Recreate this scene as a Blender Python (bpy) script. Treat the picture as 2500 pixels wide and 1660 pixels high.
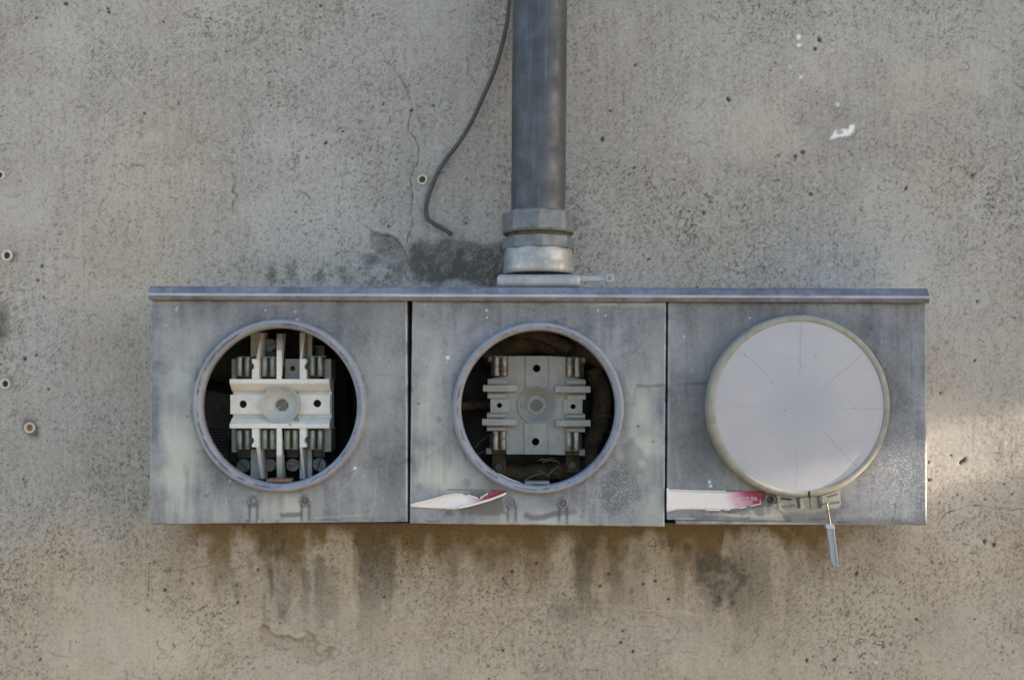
import bpy, bmesh, math, random
import numpy as np
from mathutils import Vector, Matrix

for o in list(bpy.data.objects):
    bpy.data.objects.remove(o)
SC = bpy.context.scene
COL = SC.collection
random.seed(7)

# ------------------------------------------------------------------ camera
S = 0.0004                 # metres per photograph pixel on the enclosure's front plane
YF = -0.110                # front plane of the enclosure (the wall is y = 0)
DC = 2600 * S              # camera distance from that plane
YC = YF - DC
ZC = 1.50                  # camera height above the ground
PX, PY = 1250.0, 930.0

cam_d = bpy.data.cameras.new('camera')
cam = bpy.data.objects.new('camera', cam_d)
COL.objects.link(cam)
cam.location = (0, YC, ZC)
cam.rotation_euler = (math.radians(90), 0, 0)
cam_d.sensor_width = 36
cam_d.lens = 36 * 2600 / 2500
cam_d.shift_y = 100 / 2500
cam_d.clip_start = 0.02
cam_d.clip_end = 500
SC.camera = cam

# ------------------------------------------------------------------ sky, sun, exposure
SUN_EL = 12.0              # sun from the right, almost in the plane of the shaded wall
SUN_AZ = 5.0               # degrees out from the wall plane
wd = bpy.data.worlds.new('World')
SC.world = wd
wd.use_nodes = True
nt = wd.node_tree
for n in list(nt.nodes):
    nt.nodes.remove(n)
sky = nt.nodes.new('ShaderNodeTexSky')
sky.sky_type = 'NISHITA'
sky.sun_disc = False
sky.sun_elevation = math.radians(SUN_EL)
sky.sun_rotation = math.radians(90 + SUN_AZ)
sky.air_density = 1.0
sky.dust_density = 0.7
sky.ozone_density = 1.5
bg = nt.nodes.new('ShaderNodeBackground')
bg.inputs['Strength'].default_value = 0.15
wo = nt.nodes.new('ShaderNodeOutputWorld')
nt.links.new(sky.outputs[0], bg.inputs[0])
nt.links.new(bg.outputs[0], wo.inputs[0])

sd = bpy.data.lights.new('sun', 'SUN')
sd.energy = 5.0
sd.angle = math.radians(0.7)
sd.color = (1.0, 0.86, 0.68)
sun = bpy.data.objects.new('sun', sd)
COL.objects.link(sun)
el, az = math.radians(SUN_EL), math.radians(SUN_AZ)
to_sun = Vector((math.cos(el) * math.cos(az), -math.cos(el) * math.sin(az), math.sin(el)))
sun.rotation_euler = (-to_sun).to_track_quat('-Z', 'Y').to_euler()
sun.location = to_sun * 5 + Vector((0, 0, 1.5))

SC.view_settings.view_transform = 'Standard'
SC.view_settings.look = 'None'
SC.view_settings.gamma = 1
SC.view_settings.use_curve_mapping = False
SC.view_settings.exposure = 1.60


# ------------------------------------------------------------------ helpers
def W(px, py, y):
    t = (y - YC) / DC
    return Vector(((px - PX) * S * t, y, ZC + (PY - py) * S * t))


def LN(n, y):
    return n * S * (y - YC) / DC


ABS = {}


def empty(name, loc, label, cat, group=None):
    e = bpy.data.objects.new(name, None)
    e.empty_display_size = 0.02
    COL.objects.link(e)
    e.location = loc
    ABS[e] = Vector(loc)
    e['label'] = label
    e['category'] = cat
    if group:
        e['group'] = group
    return e


def tag(o, label, cat, group=None):
    o['label'] = label
    o['category'] = cat
    if group:
        o['group'] = group
    return o


def finish(name, bm, mat, parent=None, smooth=False, bevel=0.0, seg=2, angle=35):
    bmesh.ops.recalc_face_normals(bm, faces=bm.faces)
    co = np.array([v.co[:] for v in bm.verts])
    c = Vector(((co[:, 0].min() + co[:, 0].max()) / 2, (co[:, 1].min() + co[:, 1].max()) / 2,
                (co[:, 2].min() + co[:, 2].max()) / 2))
    bmesh.ops.translate(bm, verts=bm.verts, vec=-c)
    me = bpy.data.meshes.new(name)
    bm.to_mesh(me)
    bm.free()
    if smooth:
        me.polygons.foreach_set('use_smooth', [True] * len(me.polygons))
        if smooth != 'all':
            me.set_sharp_from_angle(angle=math.radians(40))
    me.materials.append(mat)
    o = bpy.data.objects.new(name, me)
    COL.objects.link(o)
    place(o, c, parent)
    if bevel:
        m = o.modifiers.new('bevel', 'BEVEL')
        m.width = bevel
        m.segments = seg
        m.limit_method = 'ANGLE'
        m.angle_limit = math.radians(angle)
    return o


def place(o, c, parent):
    c = Vector(c)
    if parent is not None:
        o.parent = parent
        o.location = c - ABS[parent]
    else:
        o.location = c
    ABS[o] = c


def dup(o, c, parent):
    n = o.copy()
    COL.objects.link(n)
    place(n, c, parent)
    return n


def B():
    return bmesh.new()


def hexa(bm, p):
    """eight corners: front 4 (ccw), back 4"""
    v = [bm.verts.new(q) for q in p]
    for f in ((0, 1, 2, 3), (7, 6, 5, 4), (0, 4, 5, 1), (1, 5, 6, 2), (2, 6, 7, 3), (3, 7, 4, 0)):
        bm.faces.new([v[i] for i in f])


def pbox(bm, x0, y0, x1, y1, yf, yb):
    a, b = W(x0, y1, yf), W(x1, y0, yf)
    hexa(bm, [(a.x, yf, a.z), (b.x, yf, a.z), (b.x, yf, b.z), (a.x, yf, b.z),
              (a.x, yb, a.z), (b.x, yb, a.z), (b.x, yb, b.z), (a.x, yb, b.z)])
    return bm


def pquad(bm, pts, yf, yb):
    f = [W(p[0], p[1], yf) for p in pts]
    hexa(bm, [(q.x, yf, q.z) for q in f] + [(q.x, yb, q.z) for q in f])
    return bm


def circ(cx, cy, r, n=28, a0=0, a1=2 * math.pi):
    return [(cx + r * math.cos(a0 + (a1 - a0) * i / n), cy + r * math.sin(a0 + (a1 - a0) * i / n)) for i in range(n)]


def plate(bm, outer, yf, thick, holes=()):
    """flat plate from photo-pixel outlines, pierced by holes"""
    new = []
    edges = []
    for loop in [outer] + list(holes):
        vs = [bm.verts.new(W(p[0], p[1], yf)) for p in loop]
        new += vs
        for i in range(len(vs)):
            edges.append(bm.edges.new((vs[i], vs[(i + 1) % len(vs)])))
    r = bmesh.ops.triangle_fill(bm, use_beauty=True, use_dissolve=False, edges=edges)
    faces = [g for g in r['geom'] if isinstance(g, bmesh.types.BMFace)]
    e = bmesh.ops.extrude_face_region(bm, geom=faces)
    vs = [g for g in e['geom'] if isinstance(g, bmesh.types.BMVert)]
    bmesh.ops.translate(bm, verts=vs, vec=(0, thick, 0))
    return bm


def lathe(bm, c, prof, n=64, a0=0.0, a1=2 * math.pi, closed=False, axis='Y'):
    """prof: (radius m, offset m along the axis); c: world centre"""
    full = abs((a1 - a0) - 2 * math.pi) < 1e-6
    m = n if full else n + 1
    rings = []
    for i in range(m):
        a = a0 + (a1 - a0) * i / n
        ca, sa = math.cos(a), math.sin(a)
        ring = []
        for (r, d) in prof:
            if axis == 'Y':
                p = (c[0] + r * ca, c[1] + d, c[2] + r * sa)
            else:
                p = (c[0] + r * ca, c[1] + r * sa, c[2] + d)
            ring.append(bm.verts.new(p))
        rings.append(ring)
    k = len(prof)
    for i in range(n):
        a, b = rings[i], rings[(i + 1) % m]
        for j in range(k if closed else k - 1):
            j2 = (j + 1) % k
            try:
                bm.faces.new((a[j], a[j2], b[j2], b[j]))
            except ValueError:
                pass
    if not full and closed:
        bm.faces.new(rings[0])
        bm.faces.new(rings[-1][::-1])
    bmesh.ops.remove_doubles(bm, verts=bm.verts, dist=1e-6)
    return bm


def smooth_path(pts, sub=8):
    P = [Vector(p) for p in pts]
    out = []
    for i in range(len(P) - 1):
        p0, p1, p2, p3 = P[max(i - 1, 0)], P[i], P[i + 1], P[min(i + 2, len(P) - 1)]
        for k in range(sub):
            t = k / sub
            out.append(0.5 * ((2 * p1) + (p2 - p0) * t + (2 * p0 - 5 * p1 + 4 * p2 - p3) * t * t
                              + (3 * p1 - p0 - 3 * p2 + p3) * t ** 3))
    out.append(P[-1])
    return out


def tube(bm, pts, r, n=10, wob=0.0):
    P = [Vector(p) for p in pts]
    up = Vector((0, 1, 0.05)).normalized()
    rings = []
    for i, p in enumerate(P):
        d = (P[min(i + 1, len(P) - 1)] - P[max(i - 1, 0)]).normalized()
        s = d.cross(up)
        if s.length < 1e-4:
            s = d.cross(Vector((1, 0, 0)))
        s.normalize()
        u = s.cross(d).normalized()
        rr = r if not callable(r) else r(i / (len(P) - 1))
        rings.append([bm.verts.new(p + (s * math.cos(2 * math.pi * k / n) + u * math.sin(2 * math.pi * k / n)) *
                                   rr * (1 + random.uniform(-wob, wob))) for k in range(n)])
    for a, b in zip(rings, rings[1:]):
        for k in range(n):
            bm.faces.new((a[k], a[(k + 1) % n], b[(k + 1) % n], b[k]))
    bm.faces.new(rings[0])
    bm.faces.new(rings[-1][::-1])
    return bm


def xprism(bm, x0, x1, pts, yref):
    """outline in (photo row, depth) pushed sideways from column x0 to x1"""
    xa, xb = W(x0, 0, yref).x, W(x1, 0, yref).x
    a = [bm.verts.new((xa, d, W(0, py, d).z)) for (py, d) in pts]
    b = [bm.verts.new((xb, d, W(0, py, d).z)) for (py, d) in pts]
    n = len(pts)
    bm.faces.new(a)
    bm.faces.new(b[::-1])
    for i in range(n):
        bm.faces.new((a[i], a[(i + 1) % n], b[(i + 1) % n], b[i]))
    return bm


def disc(bm, px, py, r, yf, thick, n=28, bev=0.15):
    rr = LN(r, yf)
    return lathe(bm, W(px, py, yf), [(0, 0), (rr * (1 - bev), 0), (rr, rr * bev * 0.7), (rr, thick), (0, thick)], n)


def screw(name, px, py, r, yf, mat, parent, ang=0.6, depth=0.006):
    """slotted round head: a base disc and two half moons with the slot between them"""
    bm = B()
    c = W(px, py, yf)
    R = LN(r, yf)
    lathe(bm, (c.x, c.y + R * 0.42, c.z), [(0, 0), (R * 0.97, 0), (R * 0.97, depth), (0, depth)], 28)
    w = R * 0.12
    for s in (-1, 1):
        vs = []
        a_ = math.asin(w / R)
        for k in range(15):
            a = a_ + (math.pi - 2 * a_) * k / 14
            vs.append((R * math.cos(a), s * R * math.sin(a)))
        fr = []
        bk = []
        for (u, v) in vs:
            x = u * math.cos(ang) - v * math.sin(ang)
            z = u * math.sin(ang) + v * math.cos(ang)
            fr.append(bm.verts.new((c.x + x * 0.93, c.y, c.z + z * 0.93)))
            bk.append(bm.verts.new((c.x + x, c.y + R * 0.44, c.z + z)))
        bm.faces.new(fr)
        bm.faces.new(bk[::-1])
        for k in range(len(fr)):
            k2 = (k + 1) % len(fr)
            bm.faces.new((fr[k], fr[k2], bk[k2], bk[k]))
    return finish(name, bm, mat, parent, smooth=True)


def text_part(name, body, px, py, size_px, y, mat, parent, align='LEFT', ext=0.00005, rot=0.0):
    cu = bpy.data.curves.new(name, 'FONT')
    cu.body = body
    cu.size = LN(size_px, y)
    cu.extrude = ext
    cu.align_x = align
    t = bpy.data.objects.new('tmp', cu)
    COL.objects.link(t)
    dg = bpy.context.evaluated_depsgraph_get()
    me = bpy.data.meshes.new_from_object(t.evaluated_get(dg))
    bpy.data.objects.remove(t)
    me.transform(Matrix.Rotation(rot, 4, 'Y') @ Matrix.Rotation(math.radians(90), 4, 'X'))
    me.materials.clear()
    me.materials.append(mat)
    o = bpy.data.objects.new(name, me)
    COL.objects.link(o)
    place(o, W(px, py, y), parent)
    return o


# numpy noise in photo-pixel space
def vnoise(X, Y, cell, seed):
    r = np.random.RandomState(seed)
    T = r.rand(256, 256)
    gx, gy = X / cell + 37.0, Y / cell + 53.0
    ix, iy = np.floor(gx).astype(int), np.floor(gy).astype(int)
    fx, fy = gx - ix, gy - iy
    fx = fx * fx * (3 - 2 * fx)
    fy = fy * fy * (3 - 2 * fy)
    a, b = T[iy % 256, ix % 256], T[iy % 256, (ix + 1) % 256]
    c, d = T[(iy + 1) % 256, ix % 256], T[(iy + 1) % 256, (ix + 1) % 256]
    return (a * (1 - fx) + b * fx) * (1 - fy) + (c * (1 - fx) + d * fx) * fy


def fbm(X, Y, cell, seed, octv=4, gain=0.5):
    s, a, t = 0, 1.0, 0
    for k in range(octv):
        s = s + a * vnoise(X, Y, cell / 2 ** k, seed + k * 11)
        t += a
        a *= gain
    return s / t


def inpoly(X, Y, poly):
    r = np.zeros(X.shape, bool)
    n = len(poly)
    for i in range(n):
        x1, y1 = poly[i]
        x2, y2 = poly[(i + 1) % n]
        if y1 == y2:
            continue
        c = ((Y >= min(y1, y2)) & (Y < max(y1, y2)) & (X < (x2 - x1) * (Y - y1) / (y2 - y1) + x1))
        r ^= c
    return r


def segdist(X, Y, pts):
    d = np.full(X.shape, 1e9)
    for (x1, y1), (x2, y2) in zip(pts, pts[1:]):
        vx, vy = x2 - x1, y2 - y1
        L2 = vx * vx + vy * vy + 1e-9
        t = np.clip(((X - x1) * vx + (Y - y1) * vy) / L2, 0, 1)
        d = np.minimum(d, np.hypot(X - x1 - t * vx, Y - y1 - t * vy))
    return d


def sstep(a, b, x):
    t = np.clip((x - a) / (b - a), 0, 1)
    return t * t * (3 - 2 * t)


def blob(X, Y, cx, cy, rx, ry, p=2.0):
    return np.exp(-(((X - cx) / rx) ** 2 + ((Y - cy) / ry) ** 2) ** (p / 2))


def blur(a, n):
    for _ in range(n):
        a = (a + np.roll(a, 1, 0) + np.roll(a, -1, 0)) / 3
        a = (a + np.roll(a, 1, 1) + np.roll(a, -1, 1)) / 3
    return a


def grid_mesh(name, verts, quads, attrs, mat):
    me = bpy.data.meshes.new(name)
    me.vertices.add(len(verts))
    me.vertices.foreach_set('co', np.asarray(verts, np.float32).ravel())
    q = np.asarray(quads, np.int32)
    me.loops.add(q.size)
    me.loops.foreach_set('vertex_index', q.ravel())
    me.polygons.add(len(q))
    me.polygons.foreach_set('loop_start', np.arange(0, q.size, 4, dtype=np.int32))
    me.polygons.foreach_set('use_smooth', np.ones(len(q), bool))
    me.update(calc_edges=True)
    for k, v in attrs.items():
        a = me.attributes.new(k, 'FLOAT', 'POINT')
        a.data.foreach_set('value', np.asarray(v, np.float32).ravel())
    me.materials.append(mat)
    me.validate()
    return me


# ------------------------------------------------------------------ materials
class Mat:
    def __init__(self, name, base=(0.5, 0.5, 0.5), rough=0.6, metal=0.0, spec=None):
        self.m = bpy.data.materials.new(name)
        self.m.use_nodes = True
        self.t = self.m.node_tree
        self.b = self.t.nodes['Principled BSDF']
        self.b.inputs['Base Color'].default_value = (*base, 1)
        self.b.inputs['Roughness'].default_value = rough
        self.b.inputs['Metallic'].default_value = metal
        if spec is not None:
            self.b.inputs['Specular IOR Level'].default_value = spec
        self._pos = None

    def n(self, kind, **kw):
        x = self.t.nodes.new(kind)
        for k, v in kw.items():
            setattr(x, k, v)
        return x

    def put(self, sock, v):
        if isinstance(v, bpy.types.NodeSocket):
            self.t.links.new(v, sock)
        elif isinstance(v, (tuple, list)) and len(v) == 3 and sock.type == 'RGBA':
            sock.default_value = (*v, 1)
        else:
            sock.default_value = v

    def pos(self, scale=None):
        if self._pos is None:
            self._pos = self.n('ShaderNodeNewGeometry').outputs['Position']
        if scale is None:
            return self._pos
        m = self.n('ShaderNodeMapping')
        self.t.links.new(self._pos, m.inputs[0])
        m.inputs['Scale'].default_value = scale
        return m.outputs[0]

    def noise(self, scale, detail=4, rough=0.55, vec=None, dist=0.0):
        x = self.n('ShaderNodeTexNoise')
        self.put(x.inputs['Vector'], vec if vec is not None else self.pos())
        x.inputs['Scale'].default_value = scale
        x.inputs['Detail'].default_value = detail
        x.inputs['Roughness'].default_value = rough
        x.inputs['Distortion'].default_value = dist
        return x.outputs['Fac']

    def ramp(self, fac, a, b, v0=0.0, v1=1.0):
        x = self.n('ShaderNodeMapRange')
        x.interpolation_type = 'SMOOTHSTEP'
        self.put(x.inputs['Value'], fac)
        x.inputs['From Min'].default_value = a
        x.inputs['From Max'].default_value = b
        x.inputs['To Min'].default_value = v0
        x.inputs['To Max'].default_value = v1
        return x.outputs[0]

    def mix(self, fac, a, b, blend='MIX'):
        x = self.n('ShaderNodeMix', data_type='RGBA', blend_type=blend)
        self.put(x.inputs['Factor'], fac)
        self.put(x.inputs['A'], a) if False else self.put(x.inputs[6], a)
        self.put(x.inputs[7], b)
        return x.outputs[2]

    def math(self, op, a, b=0.0):
        x = self.n('ShaderNodeMath', operation=op)
        self.put(x.inputs[0], a)
        self.put(x.inputs[1], b)
        return x.outputs[0]

    def attr(self, name):
        x = self.n('ShaderNodeAttribute', attribute_name=name)
        return x.outputs['Fac']

    def bump(self, h, strength=0.3, dist=0.001):
        x = self.n('ShaderNodeBump')
        self.put(x.inputs['Height'], h)
        x.inputs['Strength'].default_value = strength
        x.inputs['Distance'].default_value = dist
        self.t.links.new(x.outputs[0], self.b.inputs['Normal'])

    def color(self, v):
        self.put(self.b.inputs['Base Color'], v)

    def rough(self, v):
        self.put(self.b.inputs['Roughness'], v)

    def metal(self, v):
        self.put(self.b.inputs['Metallic'], v)


def worn(name, c1, c2, scale=60, rough=0.55, metal=0.0, grain=0.25, dirt=(0.05, 0.045, 0.04), dirt_amt=0.35, spec=0.4):
    """painted, moulded or metal surface with mottling, grain and patchy grime"""
    m = Mat(name, c1, rough, metal, spec)
    a = m.mix(m.ramp(m.noise(scale, 6, 0.6), 0.35, 0.65), c1, c2)
    d = m.ramp(m.noise(scale * 3.1, 8, 0.7), 0.55, 0.78, 0, dirt_amt)
    a = m.mix(d, a, dirt)
    g = m.noise(1800, 2, 0.6)
    a = m.mix(m.ramp(g, 0.25, 0.75, 0, grain), a, (c1[0] * 0.55, c1[1] * 0.55, c1[2] * 0.55))
    m.color(a)
    m.rough(m.ramp(m.noise(scale * 2, 5), 0.3, 0.7, max(rough - 0.12, 0.05), min(rough + 0.15, 1)))
    m.bump(m.noise(900, 4, 0.6), 0.12, 0.0006)
    return m.m


def make_concrete():
    m = Mat('concrete', rough=0.93, spec=0.2)
    big = m.noise(5.5, 5, 0.6, dist=0.4)
    streak = m.noise(1.0, 6, 0.65, vec=m.pos((260, 260, 16)))
    fine = m.noise(420, 5, 0.7)
    c = m.mix(m.ramp(big, 0.33, 0.68), (0.305, 0.274, 0.258), (0.404, 0.369, 0.354))
    warm = m.noise(9.0, 4, 0.6)
    c = m.mix(m.ramp(warm, 0.42, 0.75, 0, 0.5), c, (0.345, 0.320, 0.282))
    c = m.mix(m.ramp(streak, 0.3, 0.72, 0, 0.50), c, (0.425, 0.405, 0.395))
    c = m.mix(m.ramp(fine, 0.47, 0.75, 0, 0.45), c, (0.165, 0.155, 0.138))
    # fine dark speckle, denser in clouds
    cloud = m.noise(14, 5, 0.65)
    sp = m.noise(460, 5, 0.8)
    thr = m.math('ADD', sp, m.math('MULTIPLY', m.math('SUBTRACT', cloud, 0.5), 0.55))
    c = m.mix(m.ramp(thr, 0.60, 0.68, 0, 0.60), c, (0.105, 0.098, 0.085))
    sand = m.noise(1500, 2, 0.5)
    c = m.mix(m.ramp(sand, 0.48, 0.72, 0, 0.45), c, (0.50, 0.48, 0.45))
    gr = m.attr('grain')
    c = m.mix(m.ramp(gr, 0.0, 0.5, 0.60, 0.0), c, (0.11, 0.112, 0.098))
    c = m.mix(m.ramp(gr, 0.5, 1.0, 0.0, 0.42), c, (0.52, 0.505, 0.48))
    c = m.mix(m.attr('pale'), c, (0.50, 0.475, 0.445))
    c = m.mix(m.attr('tan'), c, (1.10, 0.985, 0.825), 'MULTIPLY')  # warm ground bounce painted into the wall colour, with dust
    c = m.mix(m.attr('ochre'), c, (0.150, 0.098, 0.040))
    c = m.mix(m.attr('dark'), c, (0.078, 0.071, 0.061))
    c = m.mix(m.attr('pit'), c, (0.050, 0.043, 0.034))
    c = m.mix(m.attr('crack'), c, (0.062, 0.057, 0.050))
    c = m.mix(m.attr('paint'), c, (0.80, 0.80, 0.82))
    m.color(c)
    h = m.math('ADD', m.math('MULTIPLY', m.noise(1100, 5, 0.7), 0.5), m.noise(240, 5, 0.65))
    m.bump(h, 0.35, 0.0009)
    return m.m


def make_galv(name, c1, c2, metal=0.35, rough=0.52, zone=1.0):
    """weathered zinc: cloudy spangle, bloom, grime, residue of old labels"""
    m = Mat(name, rough=rough, metal=metal, spec=0.5)
    cl = m.noise(16, 6, 0.62, dist=0.5)
    st = m.noise(1.0, 5, 0.6, vec=m.pos((70, 70, 12)))
    c = m.mix(m.ramp(cl, 0.32, 0.68), c1, c2)
    c = m.mix(m.ramp(st, 0.42, 0.72, 0, 0.55), c, (c2[0] * 1.25, c2[1] * 1.24, c2[2] * 1.16))
    blot = m.noise(38, 7, 0.7, dist=1.2)
    c = m.mix(m.ramp(blot, 0.52, 0.70, 0, 0.45), c, (c1[0] * 0.8, c1[1] * 0.8, c1[2] * 0.82))
    scr = m.noise(1.0, 3, 0.5, vec=m.pos((900, 900, 26)))
    c = m.mix(m.ramp(scr, 0.66, 0.74, 0, 0.30), c, (c2[0] * 1.4, c2[1] * 1.4, c2[2] * 1.35))
    vo = m.n('ShaderNodeTexVoronoi')
    m.put(vo.inputs['Vector'], m.pos())
    vo.inputs['Scale'].default_value = 230
    c = m.mix(m.ramp(vo.outputs['Distance'], 0.1, 0.7, 0, 0.10), c, (0.6, 0.62, 0.66))
    c = m.mix(m.attr('bloom'), c, (0.50, 0.50, 0.465))
    c = m.mix(m.attr('grime'), c, (0.085, 0.088, 0.092))
    c = m.mix(m.attr('residue'), c, (0.135, 0.130, 0.120))
    gr = m.noise(1600, 3, 0.7)
    c = m.mix(m.ramp(gr, 0.3, 0.75, 0, 0.22), c, (0.10, 0.105, 0.11))
    c = m.mix(m.ramp(m.noise(700, 3, 0.8), 0.70, 0.76, 0, 0.6), c, (0.07, 0.06, 0.05))
    c = m.mix(m.attr('fleck'), c, (0.72, 0.73, 0.75))  # pale specks and scratches, plus painted sun glints
    c = m.mix(m.attr('rust'), c, (0.15, 0.065, 0.025))
    m.color(c)
    m.rough(m.ramp(m.noise(45, 5, 0.6), 0.3, 0.7, rough - 0.08, rough + 0.14))
    h = m.math('ADD', m.noise(1300, 4, 0.7), m.math('MULTIPLY', m.noise(35, 3), 0.8))
    m.bump(h, 0.16, 0.0010)
    return m.m


def make_rusty(name, c1, c2, scale=120, rough=0.55, metal=0.5):
    m = Mat(name, c1, rough, metal)
    st = m.noise(1.0, 6, 0.7, vec=m.pos((scale * 3, scale * 3, scale * 0.6)))
    c = m.mix(m.ramp(m.noise(scale, 5, 0.7), 0.42, 0.62), c1, c2)
    c = m.mix(m.ramp(st, 0.45, 0.7, 0, 0.6), c, (0.06, 0.055, 0.05))
    m.color(c)
    m.bump(m.noise(900, 4, 0.7), 0.25, 0.0006)
    return m.m


M_CONC = make_concrete()
M_GALV = make_galv('galvanised_panel', (0.090, 0.096, 0.128), (0.250, 0.253, 0.288), metal=0.2, rough=0.55)
M_HOOD = make_galv('galvanised_hood', (0.100, 0.104, 0.156), (0.240, 0.242, 0.325), metal=0.15, rough=0.55)
M_COLLAR = make_galv('collar_zinc', (0.225, 0.237, 0.305), (0.30, 0.31, 0.378), metal=0.05, rough=0.62)
M_SIDE = worn('chalky_zinc_side', (0.80, 0.76, 0.68), (0.72, 0.69, 0.62), 40, 0.6, 0.0, 0.1)  # made near white so the box side bounces sun onto the wall
M_BODY = worn('box_paint', (0.045, 0.045, 0.046), (0.030, 0.030, 0.031), 30, 0.7)


def make_pipe():
    m = Mat('conduit_steel', rough=0.45, metal=0.45)
    c = m.mix(m.ramp(m.noise(22, 6, 0.65, dist=0.6), 0.33, 0.68), (0.068, 0.073, 0.088), (0.108, 0.115, 0.134))
    c = m.mix(m.ramp(m.noise(1.0, 5, 0.7, vec=m.pos((240, 240, 9))), 0.50, 0.72, 0, 0.5), c, (0.17, 0.18, 0.205))
    c = m.mix(m.ramp(m.noise(1.0, 3, 0.6, vec=m.pos((700, 700, 22))), 0.70, 0.76, 0, 0.7), c, (0.30, 0.31, 0.33))
    c = m.mix(m.ramp(m.noise(1.0, 4, 0.6, vec=m.pos((30, 30, 300))), 0.60, 0.72, 0, 0.3), c, (0.16, 0.165, 0.18))
    c = m.mix(m.ramp(m.noise(330, 3, 0.7), 0.70, 0.76, 0, 0.8), c, (0.40, 0.40, 0.40))
    c = m.mix(m.ramp(m.noise(1500, 3, 0.7), 0.35, 0.75, 0, 0.4), c, (0.035, 0.037, 0.042))
    m.color(c)
    m.rough(m.ramp(m.noise(60, 5), 0.3, 0.7, 0.42, 0.68))
    m.bump(m.noise(600, 5, 0.7), 0.15, 0.0006)
    return m.m


M_PIPE = make_pipe()
M_NUT = worn('nut_zinc', (0.215, 0.222, 0.24), (0.17, 0.176, 0.19), 70, 0.6, 0.3)
M_HUB = worn('hub_casting', (0.46, 0.44, 0.44), (0.33, 0.32, 0.325), 60, 0.46, 0.45, 0.3)
M_THREAD = worn('thread_grime', (0.17, 0.16, 0.12), (0.11, 0.105, 0.085), 80, 0.7)
M_CABLE = worn('cable_rubber', (0.070, 0.071, 0.075), (0.10, 0.10, 0.103), 60, 0.7)
M_BLACK = worn('black_rubber', (0.010, 0.010, 0.011), (0.016, 0.016, 0.017), 60, 0.9, spec=0.1)  # also the painted shade inside the bolt holes
M_BROWN = make_rusty('rusty_cable', (0.125, 0.080, 0.050), (0.045, 0.032, 0.025), 70, 0.85, 0.0)
M_WHITE = worn('white_moulding', (0.78, 0.745, 0.71), (0.69, 0.66, 0.63), 90, 0.6, 0.0, 0.12, (0.22, 0.2, 0.17), 0.30)
M_DISH = worn('dish_moulding', (0.52, 0.51, 0.49), (0.46, 0.45, 0.43), 120, 0.5, 0.0, 0.15, (0.25, 0.2, 0.14), 0.25)
M_GREY = worn('grey_moulding', (0.315, 0.307, 0.300), (0.262, 0.257, 0.252), 90, 0.7, 0.0, 0.25, (0.12, 0.11, 0.1), 0.30)
M_TIN = make_rusty('tinned_jaw', (0.30, 0.32, 0.29), (0.23, 0.25, 0.225), 160, 0.42, 0.6)
M_TINR = make_rusty('rusting_jaw', (0.33, 0.32, 0.30), (0.20, 0.13, 0.085), 150, 0.5, 0.5)
M_SCREW = worn('old_screw', (0.115, 0.112, 0.105), (0.15, 0.146, 0.13), 200, 0.5, 0.5)
M_LUG = worn('dark_lug', (0.085, 0.086, 0.088), (0.055, 0.055, 0.058), 150, 0.55, 0.3)
M_LUGSCREW = worn('lug_screw_zinc', (0.20, 0.20, 0.205), (0.14, 0.14, 0.145), 150, 0.5, 0.3)
M_PLUGRUST = make_rusty('plug_rust', (0.42, 0.21, 0.08), (0.34, 0.16, 0.06), 300, 0.9, 0.0)
M_RIVET = make_rusty('rusted_rivet', (0.12, 0.085, 0.06), (0.17, 0.15, 0.14), 500, 0.7, 0.1)
M_RUST = make_rusty('rust', (0.24, 0.12, 0.06), (0.16, 0.09, 0.05), 300, 0.8, 0.0)
M_RING = worn('clamp_ring_steel', (0.345, 0.325, 0.285), (0.27, 0.25, 0.21), 60, 0.6, 0.05, 0.4)
M_STRAW = worn('straw', (0.36, 0.29, 0.18), (0.26, 0.20, 0.12), 90, 0.8)
M_NYLON = worn('nylon', (0.60, 0.58, 0.52), (0.50, 0.48, 0.43), 150, 0.55)
M_TIE = worn('tie_nylon', (0.50, 0.50, 0.48), (0.42, 0.42, 0.41), 150, 0.4)
M_LEAD = worn('seal_plastic', (0.36, 0.375, 0.43), (0.30, 0.315, 0.365), 120, 0.5, 0.1)
M_WIRE = worn('seal_wire', (0.17, 0.165, 0.16), (0.26, 0.26, 0.26), 250, 0.45, 0.6)
M_COPPER = worn('bare_copper', (0.42, 0.50, 0.55), (0.30, 0.36, 0.40), 200, 0.4, 0.7)
M_PRINT = worn('print_white', (0.80, 0.74, 0.76), (0.8, 0.74, 0.76), 200, 0.8)
M_INK = worn('ink', (0.06, 0.06, 0.07), (0.08, 0.08, 0.09), 200, 0.8)
M_PENCIL = worn('pencil', (0.13, 0.115, 0.09), (0.16, 0.14, 0.11), 400, 0.9)
M_PAPEREDGE = worn('paper_core', (0.80, 0.78, 0.74), (0.70, 0.66, 0.60), 200, 0.85)
M_LINER = worn('inner_card', (0.085, 0.085, 0.088), (0.060, 0.060, 0.062), 60, 0.85)


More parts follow.
